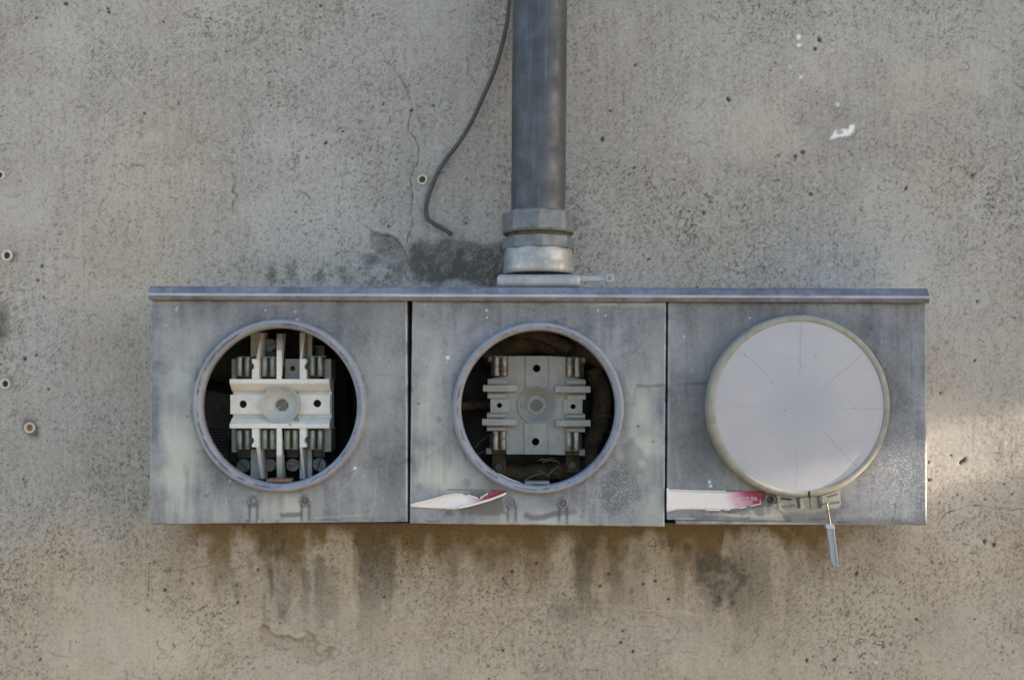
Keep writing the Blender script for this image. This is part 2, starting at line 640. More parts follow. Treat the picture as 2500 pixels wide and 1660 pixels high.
def make_label(name, xr, xw, axis_tilt=0.0):
    """printed sticker whose red ink has bleached to white: red at column xr, white by column xw"""
    m = Mat(name, rough=0.55)
    sx = m.n('ShaderNodeSeparateXYZ')
    m.put(sx.inputs[0], m.pos())
    wob = m.math('MULTIPLY', m.math('SUBTRACT', m.noise(60, 4), 0.5), 0.010)
    p = m.math('ADD', m.math('ADD', sx.outputs['X'], m.math('MULTIPLY', sx.outputs['Z'], axis_tilt)), wob)
    z0 = W(0, 1215, YF).z
    a = W(xr, 0, YF).x + z0 * axis_tilt
    b = W(xw, 0, YF).x + z0 * axis_tilt
    f = m.ramp(p, b, a)
    c = m.mix(m.ramp(f, 0.0, 0.42), (0.77, 0.71, 0.71), (0.66, 0.30, 0.42))
    c = m.mix(m.ramp(f, 0.35, 0.75), c, (0.40, 0.025, 0.11))
    c = m.mix(m.ramp(f, 0.75, 1.0), c, (0.25, 0.012, 0.025))
    c = m.mix(m.ramp(m.noise(900, 3, 0.7), 0.50, 0.75, 0, 0.60), c, (0.42, 0.38, 0.36))
    m.color(c)
    m.bump(m.noise(250, 4), 0.15, 0.0006)
    return m.m


M_LABEL_R = make_label('faded_red_sticker', 1866, 1752, 0.5)
M_LABEL_M = make_label('curled_red_sticker', 1212, 1128, 0.5)


def make_disc_mat(cx, cz):
    m = Mat('turned_aluminium', rough=0.5, metal=0.12, spec=0.4)
    sx = m.n('ShaderNodeSeparateXYZ')
    m.put(sx.inputs[0], m.pos())
    dx = m.math('SUBTRACT', sx.outputs['X'], cx)
    dz = m.math('SUBTRACT', sx.outputs['Z'], cz)
    r = m.math('SQRT', m.math('ADD', m.math('MULTIPLY', dx, dx), m.math('MULTIPLY', dz, dz)))
    rn = m.math('ADD', r, m.math('MULTIPLY', m.math('SUBTRACT', m.noise(50, 3), 0.5), 0.0012))
    g = m.math('SINE', m.math('MULTIPLY', rn, 2 * math.pi / 0.0024))
    c = m.mix(m.ramp(m.noise(30, 7, 0.7), 0.35, 0.68), (0.418, 0.402, 0.445), (0.450, 0.434, 0.472))
    c = m.mix(m.ramp(r, 0.0, 0.055, 0.75, 0), c, (0.33, 0.345, 0.40))
    c = m.mix(m.ramp(g, -1, 1, 0, 0.10), c, (0.33, 0.33, 0.37))
    c = m.mix(m.ramp(m.noise(1700, 3, 0.7), 0.3, 0.75, 0, 0.25), c, (0.28, 0.28, 0.32))
    c = m.mix(m.ramp(m.noise(420, 3, 0.8), 0.72, 0.76, 0, 0.6), c, (0.12, 0.11, 0.10))
    c = m.mix(m.attr('crack'), c, (0.12, 0.12, 0.135))
    m.color(c)
    m.bump(m.math('ADD', m.math('MULTIPLY', g, 0.5), m.noise(900, 3)), 0.10, 0.0005)
    return m.m


# ------------------------------------------------------------------ the concrete wall
PLUGS = [(1031, 439, 13.5), (17, 624, 14), (13, 937, 13.5), (73, 1044, 14), (-1, 428, 12.5)]


def build_wall():
    st = 2.5
    xs = np.arange(-160, 2660 + st, st)
    ys = np.arange(-160, 1820 + st, st)
    X, Y = np.meshgrid(xs, ys)
    H = np.zeros(X.shape)               # depth into the wall, metres
    pit = np.zeros(X.shape)
    crack = np.zeros(X.shape)
    rng = np.random.RandomState(5)
    dens = fbm(X, Y, 260, 3, 4)
    H += (fbm(X, Y, 600, 21, 3) - 0.5) * 0.0012 + (fbm(X, Y, 14, 41, 3, 0.6) - 0.5) * 0.0005
    # vertical form marks
    H += (vnoise(X, Y / 14, 7, 77) - 0.5) * 0.00006

    def stamp(cx, cy, rx, ry, dep, amt, ang=0.0, hard=1.0):
        R = max(rx, ry) * 1.7 + 3
        i0, i1 = int((cy - R - ys[0]) / st), int((cy + R - ys[0]) / st) + 2
        j0, j1 = int((cx - R - xs[0]) / st), int((cx + R - xs[0]) / st) + 2
        i0, j0 = max(i0, 0), max(j0, 0)
        if i1 <= i0 or j1 <= j0:
            return
        x, y = X[i0:i1, j0:j1] - cx, Y[i0:i1, j0:j1] - cy
        u = x * math.cos(ang) + y * math.sin(ang)
        v = -x * math.sin(ang) + y * math.cos(ang)
        d = np.sqrt((u / rx) ** 2 + (v / ry) ** 2)
        k = 1 - sstep(0.45, 1.25, d)
        H[i0:i1, j0:j1] += k * dep
        pit[i0:i1, j0:j1] = np.maximum(pit[i0:i1, j0:j1], k * amt)

    n = 0
    while n < 7500:
        x, y = rng.uniform(-150, 2650), rng.uniform(-150, 1810)
        i, j = int((y - ys[0]) / st), int((x - xs[0]) / st)
        p = sstep(0.38, 0.64, dens[i, j]) * 0.9 + 0.10
        if x > 1350 and y < 720:
            p = min(1, p * 1.6)
        if rng.rand() > p:
            continue
        n += 1
        r = 1.1 + rng.exponential(0.55)
        r = min(r, 4.5)
        stamp(x, y, r * rng.uniform(0.8, 1.6), r * rng.uniform(0.6, 1.1), 0.00020 * r, rng.uniform(0.35, 0.95), rng.uniform(0, 3.1))
    # ragged pocks where the cement skin has weathered away
    hot = np.where((X > 1350) & (Y < 720), 0.03, 0) + np.where((X > 2270) & (Y > 700), 0.02, 0)
    f1 = fbm(X, Y, 5.0, 61, 2, 0.6) + (dens - 0.5) * 0.45 + hot
    q = sstep(0.74, 0.86, f1) * (0.25 + 0.75 * vnoise(X, Y, 60, 67))
    H += q * 0.0003
    np.maximum(pit, q * 0.8, out=pit)
    grain = rng.rand(*X.shape)
    grain = 0.55 * grain + 0.45 * blur(grain, 1) * 1.0
    grain = (grain - grain.mean()) / grain.std()
    g2 = fbm(X, Y, 9, 63, 2)
    grain = np.clip(0.5 + 0.19 * grain + 0.20 * (vnoise(X, Y / 9, 5.0, 65) - 0.5) + 0.10 * (vnoise(X, Y / 16, 13, 66) - 0.5) + 0.45 * (g2 - 0.5) * (0.4 + 1.2 * dens), 0, 1)
    # the larger bug holes, where the photograph has them
    for (x, y, r) in [(402, 1440, 7), (91, 684, 6), (683, 1520, 4), (580, 1470, 6), (937, 1457, 5), (150, 1358, 4),
                      (2405, 1322, 8), (2428, 1330, 8), (2092, 1400, 7), (1970, 1612, 7), (2037, 1610, 6),
                      (2238, 1512, 6), (1515, 1568, 6), (1228, 1588, 5), (1780, 245, 6), (1632, 1462, 6),
                      (2375, 428, 6), (2212, 460, 6), (1980, 475, 6), (1777, 242, 7), (1470, 340, 8), (2001, 98, 9),
                      (263, 22, 5), (436, 254, 4), (352, 277, 5), (265, 30, 6), (160, 10, 8), (783, 15, 6), (102, 650, 6),
                      (60, 876, 7), (88, 868, 5), (118, 950, 5), (838, 321, 4), (795, 350, 6), (820, 560, 4), (1058, 258, 5),
                      (1005, 270, 6), (949, 553, 5), (1547, 410, 5), (1960, 372, 8), (1942, 382, 6), (2386, 736, 5), (2120, 720, 5),
                      (2380, 880, 5), (2297, 960, 5), (2347, 1128, 8), (2355, 1123, 9), (2270, 1172, 6), (2268, 1128, 5),
                      (2322, 1112, 4), (2452, 1182, 4), (1718, 520, 7), (1680, 516, 4), (1900, 440, 4), (1990, 120, 7),
                      (630, 1390, 5), (470, 1424, 5), (1250, 1395, 7), (1228, 1412, 5), (1310, 1375, 5), (1485, 1400, 5),
                      (1465, 1430, 6), (1570, 1425, 5), (1600, 1418, 6), (1520, 1540, 5), (1545, 1590, 6), (97, 1610, 5)]:
        stamp(x, y, r * 0.9, r * 0.65, 0.0018, 0.9, rng.uniform(0, 3))

    warpx = (fbm(X, Y, 50, 301, 4) - 0.5) * 46
    warpy = (fbm(X, Y, 50, 401, 4) - 0.5) * 46
    fw = (fbm(X, Y, 12, 501, 3) - 0.5) * 12

    def line(pts, w=1.5, amt=0.75, dep=0.0008, z=None):
        d = segdist(X + fw * 0.5, Y + fw * 0.4, pts)
        k = (1 - sstep(w * 0.3, w * 1.6, d)) * amt * (0.28 + 0.85 * vnoise(X, Y, 16, 9))
        np.maximum(crack, k, out=crack)
        H[:] += k * dep * 0.5

    f7 = lambda L: [(980 + x / 2.53, y / 2.53) for x, y in L]
    f0 = lambda L: [(x / 2.24, y / 2.24) for x, y in L]
    f6 = lambda L: [(600 + x / 3.579, 450 + y / 3.579) for x, y in L]
    fL = lambda L: [(300 + x / 2.9525, 1240 + y / 2.9525) for x, y in L]
    fM = lambda L: [(1100 + x / 2.9525, 1240 + y / 2.9525) for x, y in L]
    fR = lambda L: [(1800 + x / 3.135, 1160 + y / 3.135) for x, y in L]
    line(f7([(0, 490), (45, 570), (65, 640), (50, 740), (45, 810), (90, 860), (110, 930), (100, 990), (75, 1050), (55, 1110),
             (70, 1200), (60, 1300), (70, 1370), (50, 1440), (30, 1500), (20, 1568)]), 1.5, 0.8)
    line(f0([(2170, 60), (2110, 100), (2060, 200), (2065, 250), (2110, 320), (2150, 380), (2200, 440), (2235, 540)]), 1.2, 0.6)
    line(f0([(1590, 10), (1690, 65), (1790, 55), (1900, 75), (2000, 95), (2110, 80)]), 1.1, 0.5)
    line(f0([(160, 300), (260, 265), (330, 270), (400, 300)]), 1.0, 0.5)
    line(f0([(1270, 950), (1290, 1000), (1275, 1050), (1300, 1070), (1270, 1120), (1280, 1170)]), 2.8, 0.65)
    line(f0([(1100, 790), (1130, 750), (1190, 780), (1250, 770)]), 2.0, 0.5)
    line(f0([(700, 930), (740, 900), (790, 910)]), 2.2, 0.5)
    line(f0([(1640, 1040), (1690, 1075), (1705, 1110)]), 1.2, 0.6)
    line(f6([(1040, 360), (1130, 430), (1200, 440), (1300, 470), (1360, 540), (1400, 620), (1420, 700), (1390, 760), (1400, 820), (1480, 870)]), 1.7, 0.85)
    line(f6([(580, 380), (680, 380), (760, 355), (870, 350)]), 1.0, 0.45)
    line(f6([(465, 60), (530, 100), (575, 150), (580, 180)]), 1.2, 0.6)
    line(fL([(300, 455), (500, 440), (640, 405), (740, 390), (800, 380)]), 1.3, 0.7)
    line(fL([(190, 400), (185, 560), (180, 640), (75, 690)]), 1.2, 0.55)
    line(fL([(190, 400), (260, 385)]), 1.2, 0.55)
    line(fR([(1530, 380), (1600, 290), (1690, 260), (1800, 225), (1950, 230), (2090, 270), (2190, 258)]), 1.6, 0.7)
    line(fM([(1090, 860), (1150, 800), (1300, 850), (1400, 850), (1500, 860)]), 1.2, 0.5)
    line(fM([(910, 1185), (970, 1165), (1060, 1165)]), 1.5, 0.6)
    line(fM([(820, 1060), (845, 1110)]), 1.0, 0.5)
    line(fR([(900, 890), (940, 900), (940, 920)]), 1.4, 0.6)
    line([(1752, 645), (1800, 668), (1840, 655), (1920, 640)], 1.2, 0.5)
    line([(1830, 570), (1870, 545), (1900, 520)], 1.0, 0.4)
    # many short hairline crazings
    for k in range(240):
        x, y = rng.uniform(-50, 2550), rng.uniform(-50, 1700)
        a = rng.uniform(0, 6.28)
        P = [(x, y)]
        for q in range(rng.randint(2, 6)):
            a += rng.normal(0, 0.7)
            P.append((P[-1][0] + 11 * math.cos(a), P[-1][1] + 11 * math.sin(a)))
        x0, x1 = min(p[0] for p in P) - 12, max(p[0] for p in P) + 12
        y0, y1 = min(p[1] for p in P) - 12, max(p[1] for p in P) + 12
        i0, i1 = max(int((y0 - ys[0]) / st), 0), int((y1 - ys[0]) / st)
        j0, j1 = max(int((x0 - xs[0]) / st), 0), int((x1 - xs[0]) / st)
        d = segdist(X[i0:i1, j0:j1] + fw[i0:i1, j0:j1] * 0.5, Y[i0:i1, j0:j1], P)
        crack[i0:i1, j0:j1] = np.maximum(crack[i0:i1, j0:j1], (1 - sstep(0.5, 2.4, d)) * rng.uniform(0.2, 0.55))

    def stain(poly, soft=3, amt=1.0, warp=1.0):
        k = inpoly(X + warpx * warp + fw, Y + warpy * warp + fw, poly).astype(float)
        return blur(k, soft) * amt

    n1 = fbm(X, Y, 30, 601, 5, 0.6)
    n2 = fbm(X, Y, 120, 701, 4)
    dark = np.zeros(X.shape)
    # wet stain left of the hub
    k = stain(f6([(1430, 520), (1520, 480), (1700, 475), (1880, 480), (2060, 530), (2200, 490), (2380, 500), (2380, 890), (1950, 890),
                  (1880, 835), (1740, 825), (1690, 890), (1630, 890), (1570, 840), (1500, 890), (1440, 760)]), 5, 0.9, 0.5)
    dark = np.maximum(dark, k * (0.22 + 0.75 * n1 + 0.25 * sstep(560, 680, Y)))
    for poly, a, w in [
        (f6([(1100, 440), (1200, 430), (1320, 480), (1400, 600), (1420, 720), (1390, 800), (1330, 870), (1290, 760), (1330, 660), (1220, 650), (1130, 620), (1090, 530)]), 0.45, 0.6),
        (f6([(1000, 640), (1120, 620), (1200, 660), (1130, 720), (1060, 800), (1010, 780), (1040, 700)]), 0.6, 0.6),
        (f6([(830, 760), (960, 780), (960, 860), (850, 870)]), 0.5, 0.8),
        (f6([(190, 680), (270, 690), (280, 840), (230, 850)]), 0.42, 0.7),
        (f6([(370, 700), (430, 700), (430, 760), (490, 800), (480, 870), (400, 850)]), 0.42, 0.7),
        (fL([(770, 420), (800, 400), (820, 560), (850, 640), (820, 670), (790, 560)]), 0.5, 0.3),
        (fL([(900, 360), (960, 350), (940, 520), (880, 680), (930, 520)]), 0.4, 0.3),
        (fL([(1110, 410), (1150, 400), (1170, 520), (1230, 490), (1200, 660), (1170, 820), (1110, 810), (1110, 600)]), 0.45, 0.3),
        (fL([(860, 360), (980, 260), (1010, 280), (900, 360)]), 0.5, 0.2),
        (fM([(1770, 300), (1900, 320), (2050, 360), (2150, 450), (2200, 620), (2110, 650), (2020, 780), (1990, 640), (1900, 740), (1860, 700), (1830, 580), (1760, 540)]), 0.62, 0.5),
        (fM([(2010, 980), (2100, 980), (2110, 1060), (2060, 1090)]), 0.4, 0.6),
        (fM([(880, 260), (1000, 230), (1050, 280), (1020, 420), (960, 520), (960, 640), (890, 600), (870, 400)]), 0.50, 0.6),
        (fM([(1310, 240), (1400, 230), (1420, 400), (1390, 520), (1320, 520)]), 0.36, 0.5),
        (fM([(680, 690), (1100, 660), (1090, 720), (960, 790), (800, 800)]), 0.30, 0.8),
        (fM([(0, 250), (40, 260), (45, 720), (0, 720)]), 0.30, 0.2),
        (fL([(1350, 400), (1500, 380), (1560, 560), (1560, 800), (1420, 860), (1380, 700)]), 0.25, 0.9),
        ([(-160, 735), (18, 745), (26, 790), (18, 835), (-160, 850)], 0.55, 0.3),
        ([(55, 1022), (80, 1020), (102, 1040), (96, 1065), (70, 1068), (52, 1050)], 0.65, 0.4),
        ([(5, 925), (32, 918), (34, 950), (-4, 955)], 0.55, 0.4),
        ([(22, 608), (40, 610), (38, 634), (20, 636)], 0.55, 0.4),
        ([(1016, 425), (1034, 420), (1030, 438), (1014, 440)], 0.4, 0.3),
    ]:
        dark = np.maximum(dark, stain(poly, 6, a, w) * (0.55 + 1.5 * (n1 - 0.25)))
    n3 = fbm(X, Y, 10, 741, 3, 0.7)
    dark *= np.clip(0.35 + 1.3 * n3, 0, 1.15)
    dark = np.maximum(dark, sstep(0.50, 0.66, n1 * 0.7 + n3 * 0.3) * (blob(X, Y, 900, 672, 150, 42) + 0.8 * blob(X, Y, 700, 680, 80, 30)) * 0.7 * (Y < 720))
    vs = fbm(X, Y / 7, 34, 731, 4)
    broad = (blob(X, Y, 640, 1390, 130, 110) + 0.8 * blob(X, Y, 900, 1400, 150, 110) + 0.8 * blob(X, Y, 1400, 1390, 190, 110) + 0.7 * blob(X, Y, 1800, 1420, 140, 110)) * (Y > 1250)
    dark = np.maximum(dark, 0.72 * broad * sstep(0.46, 0.58, vs * 0.75 + n1 * 0.25) * (0.6 + 0.6 * n3))
    dark = np.clip(dark * 1.15, 0, 0.9)
    # ochre run-off under the enclosure
    drip = fbm(X, Y / 6, 60, 811, 4)
    reach = 40 + 190 * sstep(0.30, 0.70, drip)
    och = sstep(1.0, 0.0, (Y - 1270) / reach) * (Y > 1200) * sstep(375, 520, X) * sstep(2240, 1900, X)
    ochre = np.clip(och * (0.30 + 1.1 * n1) * 1.15, 0, 0.88)
    ochre += 0.09 * sstep(1220, 1290, Y) * sstep(1620, 1350, Y) * (0.4 + n2)  # faint wash: stain and warm bounce light painted together
    ochre += 0.05 * sstep(0.52, 0.72, fbm(X, Y, 300, 911, 3))
    ochre += stain(fM([(1120, 140), (1210, 140), (1250, 200), (1190, 220), (1130, 190)]), 3, 0.75, 0.4)
    ochre = np.clip(ochre, 0, 0.9)
    pale = 0.34 * sstep(0.52, 0.75, fbm(X, Y, 170, 951, 4)) + 0.30 * sstep(1440, 1640, Y) * sstep(0.35, 0.65, fbm(X, Y, 120, 953, 5))
    pale += 0.25 * blob(X, Y, 860, 1480, 90, 90)
    pale += (1 - sstep(0.8, 3.2, segdist(X + fw, Y + fw, fM([(60, 690), (380, 700), (700, 680), (1120, 705), (1400, 735), (1700, 745), (1820, 790)])))) * 0.4
    pale += (1 - sstep(0.8, 3.2, segdist(X + fw, Y + fw, fL([(980, 660), (1200, 655), (1400, 640), (1600, 630)])))) * 0.35
    pale = np.clip(pale, 0, 0.8)
    tan = np.clip(0.95 * sstep(1230, 1400, Y) * (0.35 + 0.9 * n2) + 0.5 * blob(X, Y, 100, 1000, 260, 520) * n2 + 0.40 * blob(X, Y, 2450, 900, 220, 500) * n2  # lower wall: warm ground bounce painted in; elsewhere a dusty tint
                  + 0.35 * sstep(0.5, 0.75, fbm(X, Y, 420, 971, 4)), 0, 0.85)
    # spalled scar below the left bay, one ragged lip
    sp = blur(inpoly(X + fw * 1.2, Y + fw, fL([(1000, 840), (1040, 850), (1070, 900), (1120, 925), (1180, 905), (1240, 950), (1290, 945), (1330, 880), (1390, 930),
                                              (1400, 970), (1380, 1010), (1410, 1060), (1510, 1000), (1500, 1060), (1400, 1140), (1270, 1085),
                                              (1200, 1035), (1010, 985), (985, 930)])).astype(float), 2)
    sp2 = blur(inpoly(X + fw * 1.2, Y + fw, f6([(1100, 440), (1200, 425), (1320, 475), (1380, 560), (1300, 600), (1220, 620), (1140, 600), (1090, 520)])).astype(float), 2)
    H += sp * (0.0028 + 0.003 * (n1 - 0.5)) + sp2 * (0.0022 + 0.003 * (n1 - 0.5))
    ochre = np.clip(ochre + sp * 0.16, 0, 0.9)
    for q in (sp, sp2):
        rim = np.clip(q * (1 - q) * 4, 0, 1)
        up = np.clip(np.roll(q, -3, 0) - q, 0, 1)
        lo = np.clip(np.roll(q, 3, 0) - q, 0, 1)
        crack[:] = np.maximum(crack, rim * 0.28 * vnoise(X, Y, 14, 97) + np.clip(q - np.roll(q, 3, 0), 0, 1) * 0.45)  # shade along the rim and under the upper lip painted in
        pale = np.clip(pale + up * 0.55, 0, 0.85)  # upper lip painted pale as if catching light
    # scrapes of white paint
    paint = np.zeros(X.shape)
    for poly in [[(2027, 342), (2040, 318), (2046, 322), (2058, 316), (2072, 318), (2075, 306), (2086, 304), (2084, 320), (2072, 332), (2050, 334)],
                 [(1946, 86), (1953, 85), (1953, 96), (1946, 96)], [(1946, 110), (1957, 107), (1957, 114), (1948, 115)],
                 [(1990, 112), (1997, 107), (1996, 111)], [(1950, 187), (1959, 186), (1958, 191), (1952, 190)],
                 [(1929, 161), (1932, 161), (1932, 165), (1929, 165)], [(2038, 255), (2048, 252), (2049, 260), (2044, 257)],
                 [(2137, 1614), (2141, 1614), (2141, 1619), (2137, 1619)]]:
        paint = np.maximum(paint, inpoly(X + fw * 0.25, Y + fw * 0.25, poly).astype(float))
    paint = np.clip(blur(paint, 1) * 1.3, 0, 1) * np.where(blob(X, Y, 2050, 324, 9, 6) > 0.45, 0.3, 1.0)

    edge = np.minimum(np.minimum(X + 160, 2660 - X), np.minimum(Y + 160, 1820 - Y))
    H *= sstep(0, 60, edge)
    t = (0 - YC) / DC
    vx = (X - PX) * S * t
    vz = ZC + (PY - Y) * S * t
    V = np.stack([vx, H, vz], -1).reshape(-1, 3)
    r, c = X.shape
    idx = np.arange(r * c).reshape(r, c)
    Q = np.stack([idx[1:, :-1], idx[1:, 1:], idx[:-1, 1:], idx[:-1, :-1]], -1).reshape(-1, 4)
    cx = (X[1:, :-1] + X[:-1, 1:]).ravel() / 2
    cy = (Y[1:, :-1] + Y[:-1, 1:]).ravel() / 2
    keep = np.ones(len(Q), bool)
    for (px, py, rr) in PLUGS:
        keep &= np.hypot(cx - px, cy - py) > rr * 0.72
    Q = Q[keep]
    # plain wall beyond the detailed field
    x0, x1, z0, z1 = vx[0, 0], vx[0, -1], vz[-1, 0], vz[0, 0]
    ex = [(-4, 0, 0), (x0, 0, 0), (x1, 0, 0), (4, 0, 0), (-4, 0, z0), (x0, 0, z0), (x1, 0, z0), (4, 0, z0),
          (-4, 0, z1), (x0, 0, z1), (x1, 0, z1), (4, 0, z1), (-4, 0, 3.2), (x0, 0, 3.2), (x1, 0, 3.2), (4, 0, 3.2)]
    nb = len(V)
    V = np.concatenate([V, np.array(ex)])
    q2 = []
    for i in range(3):
        for j in range(3):
            if i == 1 and j == 1:
                continue
            a = nb + i * 4 + j
            q2.append((a, a + 1, a + 5, a + 4))
    Q = np.concatenate([Q, np.array(q2)])
    z16 = np.zeros(16)
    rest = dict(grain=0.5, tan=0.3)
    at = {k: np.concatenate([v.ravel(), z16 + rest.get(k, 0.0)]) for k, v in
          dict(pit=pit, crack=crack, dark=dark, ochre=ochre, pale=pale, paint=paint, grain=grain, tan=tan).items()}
    me = grid_mesh('wall', V, Q, at, M_CONC)
    o = bpy.data.objects.new('wall', me)
    COL.objects.link(o)
    ABS[o] = Vector((0, 0, 0))
    o['kind'] = 'structure'
    return o


wall = build_wall()

# pencilled number on the wall
def pencil():
    g = lambda L: [W(1100 + x / 2.9525, 1240 + y / 2.9525, -0.0006) for x, y in L]
    strokes = [[(1440, 235), (1425, 275), (1495, 268)], [(1480, 225), (1478, 270), (1468, 320)],
               [(1545, 232), (1520, 240), (1535, 262), (1550, 285), (1525, 292), (1522, 275), (1545, 245), (1552, 235)],
               [(1580, 245), (1625, 232), (1605, 280), (1585, 315)],
               [(1725, 235), (1690, 265), (1680, 290), (1705, 300), (1735, 285), (1720, 268), (1690, 280)]]
    names = ['pencil_numeral', 'pencil_stroke', 'pencil_numeral', 'pencil_numeral', 'pencil_numeral']
    for nm, s in zip(names, strokes):
        bm = B()
        tube(bm, smooth_path(g(s), 5), 0.00030, 5, 0.2)
        finish(nm, bm, M_PENCIL, wall, smooth=True)


pencil()

# ground below the frame: dry pale earth that throws warm light back up
bm = B()
v = [bm.verts.new(p) for p in ((-60, -60, 0), (60, -60, 0), (60, 0.3, 0), (-60, 0.3, 0))]
bm.faces.new(v)
M_GROUND = worn('dry_earth', (0.40, 0.285, 0.165), (0.36, 0.26, 0.15), 2, 0.95, 0, 0.2, (0.3, 0.22, 0.13), 0.3)
ground = finish('ground', bm, M_GROUND)
ground['kind'] = 'structure'

# ------------------------------------------------------------------ wall plugs
PL_LABEL = ['white wall plug beside the hanging cable end', 'white wall plug level with the conduit hub',
            'dark-holed white wall plug just above the rust-holed one', 'wall plug with rust-orange hole in a chipped dark patch',
            'white wall plug away from the cable, level with the plug beside it']
for (px, py, r), lb in zip(PLUGS, PL_LABEL):
    e = empty('wall_plug', W(px, py, 0), lb, 'wall plug', 'plastic plugs set in the concrete wall')
    R = LN(r, 0)
    c = W(px, py, 0)
    finish('collar', lathe(B(), c, [(R * 0.62, 0.012), (R * 0.58, -0.0008), (R * 0.66, -0.0014), (R * 0.9, -0.0014), (R, -0.0006), (R, 0.012)], 28), M_NYLON, e, smooth=True)
    finish('bore', lathe(B(), c, [(0, 0.0025), (R * 0.61, 0.0025), (R * 0.61, 0.0125), (0, 0.0125)], 20), M_PLUGRUST if py == 1044 else M_BROWN, e)

# ------------------------------------------------------------------ meter enclosure
enc = empty('meter_enclosure', W(1315, 1281, YF * 0.5), 'grey galvanised three-bay electric meter enclosure on the concrete wall', 'meter box')
YB = -0.003


def body():
    bm = B()
    yf = YF + 0.004
    T = 3
    pbox(bm, 371, 1276, 2260, 1279.5, yf, YB)                 # floor
    pbox(bm, 998, 720, 1001, 1276, YF + 0.016, YB)            # dividers
    pbox(bm, 1627, 720, 1630, 1276, YF + 0.016, YB)
    a, b = W(373.5, 1276.5, yf), W(2257.5, 712, yf)           # back
    hexa(bm, [(a.x, -.008, a.z), (b.x, -.008, a.z), (b.x, -.008, b.z), (a.x, -.008, b.z), (a.x, YB, a.z), (b.x, YB, a.z), (b.x, YB, b.z), (a.x, YB, b.z)])
    return finish('box_body', bm, M_BODY, enc)


body_o = body()
finish('side_wall', pbox(B(), 370.5, 706, 374, 1276, YF + 0.004, -0.001), M_SIDE, enc)
finish('side_wall', pbox(B(), 2257, 712, 2260.5, 1276, YF + 0.004, -0.001), M_SIDE, enc)
# sill strip showing below the right-hand panel
finish('sill', pquad(B(), [(1650, 1279.5), (2262, 1282), (2262, 1277), (1650, 1270)], YF + 0.001, YF + 0.012), M_GALV, enc, bevel=0.0005)


def hood():
    prof = [(0, -0.002), (0, YF + 0.002), (1.5, YF - 0.0015), (6, YF - 0.0035), (17, YF - 0.0065), (20.5, YF - 0.0085), (24, YF - 0.0085),
            (27, YF - 0.0070), (33, YF - 0.0065), (35, YF - 0.0055), (35, YF - 0.0040), (30, YF - 0.0030), (14, YF + 0.004), (14, -0.002)]
    bm = B()
    rows = []
    N = 380
    for i in range(N + 1):
        f = i / N
        px = 363 + (2268 - 363) * f
        top = 697 + 6 * f
        sc = 1 + (37.0 / 35 - 1) * f
        dent = 0.0004 * math.sin(px * 0.013) + 0.0002 * math.sin(px * 0.041 + 2)
        rows.append([bm.verts.new((W(px, 0, YF - 0.006).x, d + (dent if d < YF + 0.001 else 0), W(0, top + p * sc, YF - 0.006).z)) for p, d in prof])
    n = len(prof)
    for a, b in zip(rows, rows[1:]):
        for j in range(n):
            bm.faces.new((a[j], a[(j + 1) % n], b[(j + 1) % n], b[j]))
    bm.faces.new(rows[0])
    bm.faces.new(rows[-1][::-1])
    o = finish('hood', bm, M_HOOD, enc, smooth=True)
    me = o.data
    co = np.zeros(len(me.vertices) * 3)
    me.vertices.foreach_get('co', co)
    co = co.reshape(-1, 3)
    x = (co[:, 0] + ABS[o].x) / S + PX
    z = np.tile(np.array([p[0] for p in prof]), len(rows))
    g = fbm(x, z * 6, 70, 61, 4)
    grime = sstep(0.5, 0.72, g) * 0.55 + sstep(2020, 2200, x) * 0.35 * g + 0.35 * sstep(30, 34, z) * vnoise(x, z, 25, 3)
    bl = (np.abs(z - 22) < 3.5) * (0.25 + 0.35 * vnoise(x, z, 40, 31))
    for k, vv in (('grime', grime), ('fleck', bl)):
        a = me.attributes.new(k, 'FLOAT', 'POINT')
        a.data.foreach_set('value', np.clip(vv, 0, 0.85).astype(np.float32))
    return o


hood()


